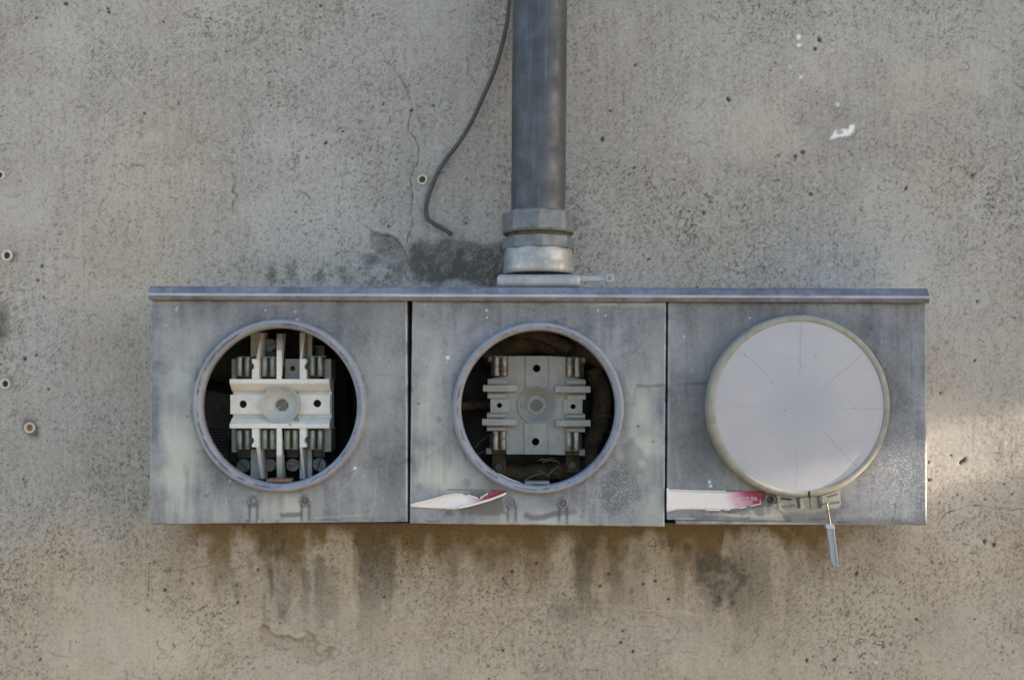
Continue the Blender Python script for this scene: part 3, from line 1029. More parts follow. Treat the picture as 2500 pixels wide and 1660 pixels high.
def panel(cor, hole, fn):
    TL, TR, BR, BL = [np.array(c, float) for c in cor]
    Wd = (np.linalg.norm(TR - TL) + np.linalg.norm(BR - BL)) / 2
    Hd = (np.linalg.norm(BL - TL) + np.linalg.norm(BR - TR)) / 2

    def axis(n):
        e = [0, 0.0, 0.6, 1.6, 3.0, 5.0, 7.0]
        mid = list(np.linspace(9, n - 9, int((n - 18) / 2.0) + 1))
        ed = np.array(e + mid + [n - v for v in e[::-1]])
        return ed
    U, Vv = axis(Wd), axis(Hd)
    UU, VV = np.meshgrid(U, Vv)
    u, v = UU / Wd, VV / Hd
    P = ((TL[None, None] * (1 - u)[..., None] + TR[None, None] * u[..., None]) * (1 - v)[..., None] +
         (BL[None, None] * (1 - u)[..., None] + BR[None, None] * u[..., None]) * v[..., None])
    X, Y = P[..., 0], P[..., 1]
    R = 6.0
    eu = np.minimum(UU, Wd - UU)
    ev = np.minimum(VV, Hd - VV)
    e = np.minimum(np.minimum(eu, ev), R)
    drop = (R - np.sqrt(np.maximum(R * R - (R - e) ** 2, 0))) * S * 0.8
    y = YF + drop + (fbm(X, Y, 220, 15, 3) - 0.5) * 0.0012 * sstep(0, 40, np.minimum(eu, ev))
    border = np.zeros(X.shape, bool)
    border[0, :] = border[-1, :] = border[:, 0] = border[:, -1] = True
    y = np.where(border, YF + 0.013, y)
    y = y + fn['relief'](X, Y) if 'relief' in fn else y
    vx = (X - PX) * S
    vz = ZC + (PY - Y) * S
    V = np.stack([vx, y, vz], -1).reshape(-1, 3)
    r, c = X.shape
    idx = np.arange(r * c).reshape(r, c)
    Q = np.stack([idx[1:, :-1], idx[1:, 1:], idx[:-1, 1:], idx[:-1, :-1]], -1).reshape(-1, 4)
    if hole:
        cx = (X[1:, :-1] + X[:-1, 1:]).ravel() / 2
        cy = (Y[1:, :-1] + Y[:-1, 1:]).ravel() / 2
        Q = Q[np.hypot(cx - hole[0], cy - hole[1]) > hole[2]]
    at = {k: np.clip(f(X, Y), 0, 0.95) for k, f in fn.items() if k != 'relief'}
    sd_ = int(TL[0])
    drip = sstep(0.60, 0.68, fbm(X, Y / 14, 16, sd_ + 5, 3)) * sstep(0.40, 0.6, fbm(X, Y, 90, sd_ + 9, 3))
    at['grime'] = np.clip(at['grime'] + 0.4 * scratches(X, Y, sd_ + 1, 45, 30, 0.5) + 0.65 * dings(X, Y, sd_ + 2, 90) + 0.22 * drip, 0, 0.95)
    at['fleck'] = np.clip(at['fleck'] + 0.26 * scratches(X, Y, sd_ + 3, 60, 45, 0.75) + 0.35 * dings(X, Y, sd_ + 4, 30) + 0.28 * (1 - sstep(1.5, 6.0, np.minimum(np.minimum(UU, Wd - UU), Hd - VV))) *
                          sstep(0.25, 0.6, fbm(X, Y, 25, 71, 3)), 0, 0.95)
    ctr = np.array([vx.mean(), YF, vz.mean()])
    me = grid_mesh('front_panel', V - ctr, Q, at, M_GALV)
    o = bpy.data.objects.new('front_panel', me)
    COL.objects.link(o)
    place(o, ctr, enc)
    return o


def poly(X, Y, pts, soft=0.6, wob=3.0):
    w = (fbm(X, Y, 14, 5, 3) - 0.5) * wob * 2
    return blur(inpoly(X + w, Y + w, pts).astype(float), 1)


def streaks(X, Y, x0, y0, y1, w):
    return (np.exp(-((X - x0) / w) ** 2)) * sstep(y0 - 4, y0 + 4, Y) * sstep(y1 + 20, y1 - 10, Y)


def dimple(X, Y, cx, cy, r=12):
    d = np.hypot(X - cx, Y - cy)
    return -0.0014 * np.exp(-((d - r * 0.95) / 2.4) ** 2)


def ringdirt(X, Y, cx, cy, r):
    d = np.hypot(X - cx, Y - cy)
    n = fbm(X, Y, 24, 91, 4)
    return np.exp(-np.maximum(d - r, 0) / 9.0) * 0.55 * sstep(0.25, 0.65, n)


g5 = lambda L: [(980 + x / 5.368, 1150 + y / 5.368) for x, y in L]
g6 = lambda L: [(1600 + x / 4.724, 1150 + y / 4.724) for x, y in L]
g8 = lambda L: [(340 + x / 2.45, 660 + y / 2.45) for x, y in L]
gm = lambda L: [(990 + x / 2.529, 680 + y / 2.529) for x, y in L]


def specks(X, Y, L):
    k = np.zeros(X.shape)
    for (x, y, r) in L:
        k = np.maximum(k, 1 - sstep(r * 0.6, r * 1.3, np.hypot(X - x, Y - y)))
    return k


def colv(X, Y, seed, cell=38, st=9):
    return fbm(X, Y / st, cell, seed, 4)


def scratches(X, Y, seed, n, lmax=60, vert=0.5):
    rng = np.random.RandomState(seed)
    k = np.zeros(X.shape)
    x0, x1, y0, y1 = X.min(), X.max(), Y.min(), Y.max()
    for i in range(n):
        x, y = rng.uniform(x0, x1), rng.uniform(y0, y1)
        a = math.pi / 2 + rng.normal(0, 0.12) if rng.rand() < vert else rng.uniform(0, 3.1)
        L_ = rng.exponential(lmax * 0.4) + 6
        P_ = [(x, y), (x + L_ * 0.5 * math.cos(a), y + L_ * 0.5 * math.sin(a)), (x + L_ * math.cos(a + 0.1), y + L_ * math.sin(a + 0.1))]
        k = np.maximum(k, (1 - sstep(0.3, 1.5, segdist(X, Y, P_))) * rng.uniform(0.15, 0.6))
    return k


def dings(X, Y, seed, n):
    rng = np.random.RandomState(seed)
    return specks(X, Y, [(rng.uniform(X.min(), X.max()), rng.uniform(Y.min(), Y.max()), 0.9 + rng.exponential(0.8)) for _ in range(n)])


# ---- left panel
def l_bloom(X, Y):
    n, s = fbm(X, Y, 90, 111, 5), colv(X, Y, 117)
    k = (blob(X, Y, 400, 1080, 75, 260) * 0.75 + blob(X, Y, 900, 940, 70, 190) * 0.55 + blob(X, Y, 470, 880, 60, 120) * 0.3 +
         blob(X, Y, 840, 1235, 120, 70) * 0.35 + blob(X, Y, 640, 1235, 240, 55) * 0.6 + blob(X, Y, 440, 1180, 80, 110) * 0.5)
    k = k * (0.15 + 1.3 * sstep(0.35, 0.75, s * 0.6 + n * 0.4))
    k += 0.35 * (1 - sstep(0.6, 2.6, segdist(X, Y, g8([(1420, 1180), (1410, 1400), (1380, 1460), (1050, 1480)]))))
    k += 0.4 * (1 - sstep(1, 6, segdist(X, Y, g8([(1190, 1360), (1250, 1270), (1320, 1180)])))) * n
    k += 0.3 * (1 - sstep(1, 4, np.abs(Y - 741))) * sstep(0.3, 0.6, vnoise(X, Y, 40, 8))
    return k * 0.95


def l_grime(X, Y):
    n = fbm(X, Y, 120, 131, 5)
    k = blob(X, Y, 960, 780, 120, 110) * 0.45 + blob(X, Y, 690, 765, 190, 40) * 0.28 + blob(X, Y, 955, 1150, 45, 150) * 0.42 + blob(X, Y, 480, 760, 120, 40) * 0.2
    k = k * (0.3 + 1.2 * n)
    k += ringdirt(X, Y, 679, 991, 211)
    k += poly(X, Y, g8([(835, 1450), (970, 1445), (972, 1468), (850, 1480)])) * 0.75
    for x in (618, 745):
        k += (streaks(X, Y, x - 9, 1222, 1268, 3.4) + streaks(X, Y, x + 10, 1222, 1268, 3.8)) * 0.85
        k += specks(X, Y, [(x, 1223, 15)]) * 0.5
    k += specks(X, Y, [(859, 1156, 2.2), (505, 1212, 2), (805, 1199, 2)]) * 0.8
    k += (1 - sstep(0.7, 2.2, segdist(X, Y, [(495, 1212), (512, 1205)]))) * 0.6
    return k


def l_res(X, Y):
    k = np.zeros(X.shape)
    for x0, x1 in ((600, 612), (638, 644), (674, 679), (818, 836), (902, 915), (940, 950), (972, 990)):
        k = np.maximum(k, poly(X, Y, [(x0, 1268), (x1, 1268), (x1, 1279), (x0, 1279)], wob=4) * 0.8)
    d = np.hypot(X - 679, Y - 991)
    return k + ((d > 210) & (d < 222)) * sstep(0.55, 0.7, fbm(X, Y, 30, 77, 3)) * (X > 850) * (Y < 960) * 0.6


def l_fleck(X, Y):
    return specks(X, Y, [(868, 1142, 3), (865, 1144, 2.5), (430, 757, 1.6), (432, 751, 1.6), (648, 758, 1.6)]) * 0.95


def l_rust(X, Y):
    return specks(X, Y, [(745, 1222, 10)]) * 0.35 + specks(X, Y, [(618, 1224, 10)]) * 0.1


P_LEFT = panel([(368, 727), (994, 729), (995, 1274), (364, 1280)], (679, 991, 196),
               dict(bloom=l_bloom, grime=l_grime, residue=l_res, fleck=l_fleck, rust=l_rust,
                    relief=lambda X, Y: dimple(X, Y, 618, 1223) + dimple(X, Y, 745, 1222)))


# ---- middle panel
def m_bloom(X, Y):
    n, s = fbm(X, Y, 90, 211, 5), colv(X, Y, 217)
    k = (blob(X, Y, 1040, 1000, 55, 190) * 0.75 + blob(X, Y, 1580, 980, 75, 150) * 0.75 + blob(X, Y, 1060, 1150, 80, 60) * 0.5 +
         blob(X, Y, 1560, 1110, 60, 60) * 0.5 + blob(X, Y, 1590, 1240, 40, 50) * 0.5 + blob(X, Y, 1300, 1265, 220, 25) * 0.5 + blob(X, Y, 1090, 1180, 90, 40) * 0.35)
    k = k * (0.1 + 1.3 * sstep(0.33, 0.72, s * 0.5 + n * 0.5))
    k += 0.5 * poly(X, Y, gm([(900, 150), (1590, 150), (1590, 182), (1200, 172), (900, 160)])) * 0.7
    k += 0.35 * (1 - sstep(1, 5, np.abs(Y - 743))) * sstep(0.3, 0.6, vnoise(X, Y, 40, 8))
    k += 0.3 * (1 - sstep(1, 5, np.abs(Y - 1276 - (X - 1300) * 0.012))) * n
    return k * 0.95


def m_grime(X, Y):
    n = fbm(X, Y, 100, 231, 5)
    fine = fbm(X, Y, 10, 241, 3)
    k = poly(X, Y, gm([(1350, 1000), (1400, 960), (1470, 1080), (1450, 1180), (1440, 1320), (1370, 1420), (1230, 1450), (1180, 1330), (1230, 1230), (1330, 1110)]), wob=22)
    k = blur(k, 5) * 0.55 * (0.5 + n)
    k += blob(X, Y, 1310, 765, 240, 40) * 0.28 * (0.4 + n) + blob(X, Y, 1590, 860, 50, 80) * 0.30 + blob(X, Y, 1565, 1050, 25, 25) * 0.4 * (0.4 + n)
    k += ringdirt(X, Y, 1314, 997, 209)
    sw = segdist(X, Y, g5([(1640, 580), (1720, 610), (1850, 605), (1960, 570), (2070, 545), (2260, 530)]))
    k += (1 - sstep(3, 11, sw)) * 0.75 * (0.4 + n)
    for x in (1249, 1374):
        k += (streaks(X, Y, x - 9, 1226, 1270, 3.4) + streaks(X, Y, x + 10, 1226, 1270, 3.8)) * 0.85
        k += specks(X, Y, [(x, 1227, 15)]) * 0.5
    k += (1 - sstep(2, 6, segdist(X, Y, gm([(1430, 660), (1500, 665), (1590, 660)])))) * 0.5 * (0.3 + fine)
    k += (1 - sstep(2, 7, segdist(X, Y, gm([(1420, 680), (1410, 780)])))) * 0.25
    k += specks(X, Y, gm2([(205, 870, 9), (85, 1285, 10), (375, 1260, 12)])) * 0.35
    k += (1 - sstep(0.8, 2.4, segdist(X, Y, g5([(600, 243), (860, 243), (1110, 248)])))) * 0.7
    k += specks(X, Y, [(1560, 787, 3), (1536, 892, 2.5), (1022, 985, 4), (1285, 776, 3)]) * 0.7
    k += (1 - sstep(0.6, 2, segdist(X, Y, gm([(120, 1115), (240, 1030)])))) * 0.3
    return k


def gm2(L):
    return [(990 + x / 2.529, 680 + y / 2.529, r) for x, y, r in L]


def m_res(X, Y):
    k = np.zeros(X.shape)
    for p in [[(880, 258), (1115, 253), (1130, 290), (1030, 350), (930, 340)],
              [(750, 490), (900, 440), (1310, 330), (1340, 470), (1360, 545), (1410, 560), (1400, 578), (1310, 550), (1280, 578), (880, 580), (850, 510), (830, 575), (780, 578)],
              [(580, 495), (670, 490), (670, 540), (700, 560), (690, 582), (580, 582)],
              [(330, 655), (440, 645), (520, 660), (510, 680), (330, 680)], [(140, 650), (210, 655), (210, 675), (140, 675)],
              [(1530, 680), (1570, 685), (1560, 700), (1530, 700)], [(2140, 690), (2180, 670), (2200, 700)]]:
        k = np.maximum(k, poly(X, Y, g5(p), wob=1.5) * 0.9)
    return k


def m_fleck(X, Y):
    r = np.random.RandomState(771).rand(*X.shape)
    reg = blob(X, Y, 1510, 1205, 75, 70)
    k = sstep(0.72, 0.95, r) * reg * 0.42  # grazing sun glints painted as bright grain
    k += specks(X, Y, [(1188, 758, 2.6), (1189, 775, 2.2), (1460, 758, 2), (1478, 770, 2.2), (1093, 873, 5)]) * 0.8
    return k


def m_rust(X, Y):
    return specks(X, Y, [(1374, 1228, 9)]) * 0.35


P_MID = panel([(1006, 729), (1627, 731), (1623, 1286), (1000, 1278)], (1314, 997, 195),
              dict(bloom=m_bloom, grime=m_grime, residue=m_res, fleck=m_fleck, rust=m_rust,
                   relief=lambda X, Y: dimple(X, Y, 1249, 1227) + dimple(X, Y, 1374, 1228)))


# ---- right panel
def r_bloom(X, Y):
    n, s = fbm(X, Y, 90, 311, 5), colv(X, Y, 317)
    k = (blob(X, Y, 1660, 1200, 60, 70) * 0.3 + blob(X, Y, 1790, 1180, 60, 40) * 0.35 + blob(X, Y, 1880, 1250, 60, 25) * 0.5 + blob(X, Y, 1690, 850, 60, 90) * 0.22)
    k = k * (0.15 + 1.2 * sstep(0.35, 0.72, s * 0.5 + n * 0.5))
    k += (1 - sstep(2, 6, segdist(X, Y, g6([(600, 480), (760, 490), (900, 510), (1090, 535), (1250, 530), (1500, 560)])))) * 0.5
    k += (1 - sstep(2, 4, segdist(X, Y, g6([(240, 555), (440, 552)])))) * 0.7
    k += (1 - sstep(2, 6, segdist(X, Y, [(1795, 1150), (1800, 1195)]))) * 0.25
    return k * 0.95


def r_grime(X, Y):
    n = fbm(X, Y, 130, 331, 5)
    k = 0.10 + blob(X, Y, 1700, 1060, 80, 130) * 0.5 + blob(X, Y, 1745, 850, 40, 70) * 0.3 + blob(X, Y, 2200, 830, 80, 160) * 0.22 + blob(X, Y, 1830, 770, 190, 35) * 0.3
    k = k * (0.3 + 1.3 * n)
    k += (1 - sstep(2, 6, segdist(X, Y, [(1632, 936), (1680, 937), (1730, 936)]))) * 0.45 * sstep(1640, 1700, X)
    k += ringdirt(X, Y, 1952, 992, 222) * 0.8
    k += (1 - sstep(6, 16, segdist(X, Y, [(1925, 1262), (1985, 1264), (2030, 1255)]))) * 0.6
    k += (1 - sstep(1, 3, segdist(X, Y, [(2186, 1228), (2184, 1255), (2178, 1272)]))) * 0.5
    k += (1 - sstep(0.6, 1.8, segdist(X, Y, [(1899, 1235), (1912, 1255), (1917, 1266)]))) * 0.8
    k += (streaks(X, Y, 1876, 1222, 1250, 4)) * 0.5 + specks(X, Y, [(1881, 1219, 14)]) * 0.4
    k += (1 - sstep(3, 7, np.abs(Y - (1262 + (X - 1640) * 0.017)))) * 0.35 * sstep(0.3, 0.6, vnoise(X, Y, 50, 5))
    return k


def r_res(X, Y):
    k = np.zeros(X.shape)
    for p in [[(590, 455), (750, 455), (735, 490), (590, 485)], [(780, 460), (950, 450), (960, 490), (930, 500), (780, 480)],
              [(960, 440), (1080, 430), (1090, 490), (1050, 470), (1000, 520), (950, 480)],
              [(1080, 420), (1250, 370), (1255, 520), (1180, 515), (1120, 450)], [(950, 535), (1080, 520), (1090, 560), (950, 560)],
              [(820, 220), (1020, 215), (1010, 240), (830, 245)]]:
        k = np.maximum(k, poly(X, Y, g6(p), wob=2.0) * 0.8)
    return k


def r_fleck(X, Y):
    r = np.random.RandomState(881).rand(*X.shape)
    k = sstep(0.72, 0.95, r) * (blob(X, Y, 2190, 1160, 85, 75) * 0.50 + 0.14 * sstep(2060, 2250, X) * sstep(820, 1000, Y))  # low-sun sparkle painted into the grain towards the lower right
    k += specks(X, Y, [(1732, 1176, 4), (1735, 1186, 4)]) * 0.8
    return k


def r_rust(X, Y):
    return specks(X, Y, [(1680, 1242, 1)]) * 0


P_RIGHT = panel([(1632, 731), (2263, 735), (2264, 1280), (1629, 1269)], None,
                dict(bloom=r_bloom, grime=r_grime, residue=r_res, fleck=r_fleck, rust=r_rust,
                     relief=lambda X, Y: dimple(X, Y, 1881, 1219, 13)))

for pn, cx, cy, R, r in ((P_LEFT, 679, 991, 212, 190.5), (P_MID, 1314.3, 996.5, 210, 189.5)):
    yr = YF - 0.0085
    k = LN(1, yr)
    wob = lambda q: q
    prof = [((R + 2) * k, 0.0105), ((R + 1) * k, 0.0060), ((R - 1.5) * k, 0.0018), ((R - 5) * k, 0.0003), ((R - 8.5) * k, 0.0),
            ((R - 11.0) * k, 0.0004), ((R - 11.8) * k, 0.0011), ((R - 12.6) * k, 0.0010), ((R - 17) * k, 0.0020), ((r + 1.5) * k, 0.0036),
            (r * k, 0.0060), (r * k, 0.0145), ((r + 5) * k, 0.0145)]
    c = finish('collar', lathe(B(), W(cx, cy, yr), prof, 160), M_COLLAR, pn, smooth='all')
    me = c.data
    co = np.zeros(len(me.vertices) * 3)
    me.vertices.foreach_get('co', co)
    co = co.reshape(-1, 3)
    ang = np.arctan2(co[:, 2], co[:, 0])
    rad = np.hypot(co[:, 0], co[:, 2]) / k
    chips = sstep(0.52, 0.68, fbm(ang * 60 + 900, rad * 2.0, 7, int(cx), 3)) * np.exp(-((rad - (R - 12)) / 2.2) ** 2)
    a = me.attributes.new('grime', 'FLOAT', 'POINT')
    a.data.foreach_set('value', np.clip(chips * 0.95 + 0.12, 0, 0.95).astype(np.float32))

# small stamped bosses and rivets on the panels
for (px, py, mt, pn) in ((618, 1223, M_GALV, P_LEFT), (745, 1222, M_RIVET, P_LEFT), (1249, 1227, M_NUT, P_MID), (1374, 1228, M_RIVET, P_MID), (1881, 1219, M_LUG, P_RIGHT)):
    finish('rivet', disc(B(), px, py, 8.5, YF - 0.0006, 0.002, 22, 0.3), mt, pn, smooth=True)
for (px, py, pn) in ((618, 1223, P_LEFT), (745, 1222, P_LEFT), (1249, 1227, P_MID), (1374, 1228, P_MID), (1881, 1219, P_RIGHT)):
    kk = LN(1, YF)
    finish('boss', lathe(B(), W(px, py, YF), [(9.2 * kk, 0.001), (9.8 * kk, -0.0010), (11.2 * kk, -0.0014), (13.0 * kk, -0.0008), (14 * kk, 0.001)], 32), M_GALV, pn, smooth='all')
# bottom locating tabs of the two open sockets
finish('locating_tab', pbox(B(), 650, 1169, 711, 1177, YF - 0.001, YF + 0.012), M_RUST, P_LEFT, bevel=0.0006)
finish('locating_tab', pbox(B(), 1281.5, 1175, 1342, 1182.5, YF - 0.001, YF + 0.012), M_NUT, P_MID, bevel=0.0006)

# ------------------------------------------------------------------ left terminal block (white)
A = lambda x, y: (440 + x / 3.267, 740 + y / 3.267)
AX = lambda x: 440 + x / 3.267
AY = lambda y: 740 + y / 3.267
blk = empty('terminal_block', W(AX(797), AY(1000), -0.05), 'white ribbed terminal block with many tinned jaws inside an open socket', 'terminal block')


def bar():
    P = [(605, -.0885), (640, -.0885), (650, -.0870), (702, -.0795), (704, -.0755), (727, -.0755), (729, -.0765), (885, -.0765), (887, -.0755),
         (913, -.0755), (915, -.0795), (955, -.0870), (962, -.0885), (998, -.0885), (998, -.060), (605, -.060)]
    P = [(AY(p), d) for p, d in P]
    bm = B()
    xprism(bm, AX(393), AX(1190), P, -.0885)
    return finish('cross_bar', bm, M_WHITE, blk, bevel=0.0004)


bar()
# pierced face plate with its two bolt holes
for (x0, x1, hx, hy) in ((400, 690, 500, 806), (905, 1195, 1093, 800)):
    finish('face_plate', plate(B(), [A(x0, 730), A(x1, 730), A(x1, 884), A(x0, 884)], -.0806, 0.0042, [circ(*A(hx, hy), 31 / 3.267)]), M_WHITE, blk)
for hx, hy in ((500, 806), (1093, 800)):
    p = A(hx, hy)
    R = LN(30 / 3.267, -.0806)
    finish('bolt_hole', lathe(B(), W(*p, -.0775), [(0, 0.0001), (R, 0.0001), (R, 0.0006), (0, 0.0006)], 24), M_BLACK, blk)  # black disc stands in for the shade inside the hole
# dished washer and centre screw
dc = A(797, 806)
R = LN(152 / 3.267, -.0890)
finish('dished_boss', lathe(B(), W(*dc, -.0890), [(R, 0.012), (R, 0.0006), (R * 0.985, 0.0), (R * 0.95, 0.0002), (R * 0.9, 0.0018), (R * 0.8, 0.0044), (R * 0.7, 0.0066), (R * 0.6, 0.0082), (R * 0.5, 0.0094),
                                               (R * 0.4, 0.0102), (R * 0.2, 0.0110), (0, 0.0112)], 72), M_DISH, blk, smooth=True)
screw('centre_screw', *A(810, 813), 50 / 3.267, -.0800, M_SCREW, blk, 0.66)
text_part('letter_mark', 'N', *A(930, 945), 13, -.0848, M_INK, blk, 'CENTER', rot=0.15)
text_part('letter_mark', 'N', *A(873, 978), 9, -.0887, M_INK, blk, 'CENTER', rot=0.4)

for s, y0, y1, y2, y3 in ((0, 612, 445, 235, 380), (1, 990, 1148, 1402, 1215)):
    e1, e2 = (1, -1) if s == 0 else (-1, 1)
    # outer ribs: a broad cheek beside the jaws with a thin raking fin behind
    for (cx0, cx1, fx0, fx1, px0, px1, notch) in ((572, 626, 606, 628, 562, 652, 578), (953, 1006, 953, 972, 953, 1050, 1006)):
        nx = (535, 1040)[cx0 > 800]
        ya, yb = sorted((y0 + 8 * e2 * 0, y1))
        cy = (505, 1095)[s]
        # cheek with a half-round bite for the jaw screw
        if cx0 < 800:
            arc = [(cx0 - 10 + 27 * math.cos(a), cy + 30 * math.sin(a)) for a in np.linspace(1.2, -1.2, 9)]
            out = [(cx0, ya), (cx1, ya), (cx1, yb), (cx0, yb)] + [p for p in arc]
        else:
            arc = [(cx1 + 10 - 27 * math.cos(a), cy + 30 * math.sin(a)) for a in np.linspace(-1.2, 1.2, 9)]
            out = [(cx0, ya), (cx1, ya)] + [p for p in arc] + [(cx1, yb), (cx0, yb)]
        finish('rib', plate(B(), [A(*p) for p in out], -.0860, 0.018), M_WHITE, blk)
        R = LN(30 / 3.267, -.078)
        finish('jaw_screw', disc(B(), *A(cx0 - 8 if cx0 < 800 else cx1 + 8, cy), 31 / 3.267, -.078, 0.006), M_LUG, blk, smooth=True)
        bm = B()
        xprism(bm, AX(fx0), AX(fx1), [(AY(y1), -.0858), (AY(y2), -.068), (AY(y2), -.046), (AY(y1), -.046)], -.0858)
        finish('rib_fin', bm, M_WHITE, blk, bevel=0.0003)
        finish('rib_web', pbox(B(), AX(px0), AY(min(y1, y2)), AX(px1), AY(max(y1, y2)), -.056, -.046), M_WHITE, blk, bevel=0.0003)
    bm = B()
    rows_ = [(y0 + 10 * e1, -.0893, 768, 809), (y3, -.0870, 768, 811), (y2 - 8 * e2, -.066, 770, 813), (y2 - 8 * e2, -.046, 792, 846), (y0 + 10 * e1, -.060, 768, 809)]
    va = [bm.verts.new(W(AX(q[2]), AY(q[0]), q[1])) for q in rows_]
    vb = [bm.verts.new(W(AX(q[3]), AY(q[0]), q[1])) for q in rows_]
    bm.faces.new(va)
    bm.faces.new(vb[::-1])
    for q in range(5):
        bm.faces.new((va[q], va[(q + 1) % 5], vb[(q + 1) % 5], vb[q]))
    finish('rib', bm, M_WHITE, blk, bevel=0.0004)
    ya, yb = sorted((y0, y1))
    finish('wing', pbox(B(), AX(410), AY(ya + (0 if s else 0)), AX(446), AY(yb + 40 * s), -.074, -.046), M_GREY, blk, bevel=0.0003)
    finish('wing', pbox(B(), AX(1150), AY(ya), AX(1203), AY(yb + 36 * s), -.074, -.046), M_GREY, blk, bevel=0.0003)
# rear web so that everything hangs together, and the pedestal it stands on
finish('pedestal', pbox(B(), AX(470), AY(470), AX(1120), AY(1150), -.052, -.0075), M_GREY, blk, bevel=0.0006)
# the vacant jaw seat
finish('jaw_seat', plate(B(), [A(838, 445), A(954, 445), A(954, 608), A(838, 608)], -.070, 0.004, [circ(*A(896, 521), 21 / 3.267)]), M_GREY, blk)


def jaw(w0, w1, h, mat, parent, px, py, yf):
    """spring jaw: two rolled blades standing side by side on a strap"""
    bm = B()
    hh = LN(h / 3.267 / 2, yf)
    c = W(px, py, yf)
    for sx in (-1, 1):
        cx = c.x + sx * LN((w1 + w0) / 4 / 3.267 + 0.2, yf)
        r = LN((w1 - w0) / 4 / 3.267 * 0.97, yf)
        prof = [(cx + r * math.cos(a), c.y + r - r * math.sin(a)) for a in np.linspace(0, math.pi, 13)]
        prof = [(cx + r, c.y + 0.016)] + prof + [(cx - r, c.y + 0.016)]
        lv = []
        for z, k in ((-hh, 0.90), (-hh + r * 0.25, 1.0), (hh - r * 0.25, 1.0), (hh, 0.92)):
            lv.append([bm.verts.new((cx + (x - cx) * k, c.y + r + (y - c.y - r) * (k if y < c.y + r else 1), c.z + z)) for x, y in prof])
        for a, b in zip(lv, lv[1:]):
            for i in range(len(prof)):
                i2 = (i + 1) % len(prof)
                bm.faces.new((a[i], a[i2], b[i2], b[i]))
        bm.faces.new(lv[0])
        bm.faces.new(lv[-1][::-1])
    w = LN(w1 / 3.267 / 2, yf)
    hexa(bm, [(c.x - w, c.y + .014, c.z - hh * 1.1), (c.x + w, c.y + .014, c.z - hh * 1.1), (c.x + w, c.y + .014, c.z + hh * 1.1), (c.x - w, c.y + .014, c.z + hh * 1.1),
              (c.x - w, c.y + .034, c.z - hh * 1.1), (c.x + w, c.y + .034, c.z - hh * 1.1), (c.x + w, c.y + .034, c.z + hh * 1.1), (c.x - w, c.y + .034, c.z + hh * 1.1)])
    return finish('jaw', bm, mat, parent, smooth=True)


j0 = None
for (jx, jy) in ((498, 506), (701, 507), (1083, 503), (498, 1092), (701, 1088), (882, 1091), (1083, 1091)):
    if j0 is None:
        j0 = jaw(8, 118, 152, M_TIN, blk, *A(jx, jy), -.0800)
        off = ABS[j0] - W(*A(jx, jy), -.0800)
    else:
        dup(j0, W(*A(jx, jy), -.0800) + off, blk)
# wire lugs with big slotted screws
for (x, y, r, a) in ((503, 1295, 56, -0.7), (712, 1290, 54, 0.25), (895, 1290, 54, 0.1), (1108, 1287, 56, 1.2), (710, 335, 54, 0.4)):
    screw('lug_screw', *A(x, y), r / 3.267, -.060, M_LUGSCREW, blk, a, 0.02)
    yy = (y - 125, y - 60) if y > 800 else (y + 50, y + 110)
    finish('lug', pbox(B(), AX(x - 48), AY(yy[0]), AX(x + 48), AY(yy[1]), -.060, -.020), M_LUG, blk, bevel=0.0005)
finish('lug', pbox(B(), AX(1078), AY(340), AX(1150), AY(420), -.052, -.020), M_LUG, blk, bevel=0.0005)
finish('lug_strip', pbox(B(), AX(1076), AY(340), AX(1150), AY(350), -.0535, -.050), M_RUST, blk)

# instruction card on the back of the left bay, dark grey
card = finish('instruction_card', pquad(B(), [(478, 1128), (556, 1135), (566, 958), (480, 950)], -.0092, -.0078), M_LINER, enc)
for i in range(9):
    y = 1046 + i * 7.5
    bm = B()
    x = 500
    while x < 556:
        w = random.uniform(3, 9)
        pbox(bm, x, y, x + w, y + 2.6, -.0095, -.0090)
        x += w + 2.5
    finish('print_line', bm, M_BLACK, card)

# ------------------------------------------------------------------ middle terminal block (grey)
Bp = lambda x, y: (1080 + x / 3.267, 760 + y / 3.267)
BX = lambda x: 1080 + x / 3.267
BY = lambda y: 760 + y / 3.267
bk2 = empty('terminal_block', W(BX(750), BY(1150), -0.05), 'grey cross-shaped terminal block with four rusting jaws inside an open socket', 'terminal block')
ya = -.0720
out = [(520, 362), (540, 358), (665, 355), (840, 356), (965, 362), (985, 366), (985, 520), (1143, 545), (1143, 600), (1145, 700), (1118, 705), (1118, 815),
       (1140, 820), (1140, 965), (1000, 965), (980, 1130), (975, 1146), (830, 1141), (655, 1139), (520, 1142), (508, 1130), (508, 955), (353, 955), (356, 810),
       (384, 805), (384, 695), (359, 690), (362, 540), (520, 515)]
finish('base_plate', plate(B(), [Bp(*p) for p in out], ya, 0.022, [circ(*Bp(752, 748), 138 / 3.267, 40), circ(*Bp(752, 455), 30 / 3.267), circ(*Bp(744, 1040), 30 / 3.267), circ(*Bp(456, 750), 20 / 3.267), circ(*Bp(1043, 760), 20 / 3.267)]), M_GREY, bk2, bevel=0.0004)
for (x0, y0, x1, y1, hx, hy) in ((665, 358, 841, 606, 752, 455), (656, 890, 833, 1140, 744, 1040)):
    finish('centre_strip', plate(B(), [Bp(x0 + 8, y0), Bp(x1 - 8, y0), Bp(x1, y0 + 8), Bp(x1, y1), Bp(x0, y1), Bp(x0, y0 + 8)], ya - .0016, 0.0016,
                                 [circ(*Bp(hx, hy), 31 / 3.267)]), M_GREY, bk2)
    R = LN(30 / 3.267, ya)
    finish('bolt_hole', lathe(B(), W(*Bp(hx, hy), ya + .012), [(0, 0), (R * 1.1, 0), (R * 1.1, 0.0005), (0, 0.0005)], 24), M_BLACK, bk2)  # black disc painted in as the dark depth of the hole
R = LN(151 / 3.267, ya - 0.002)
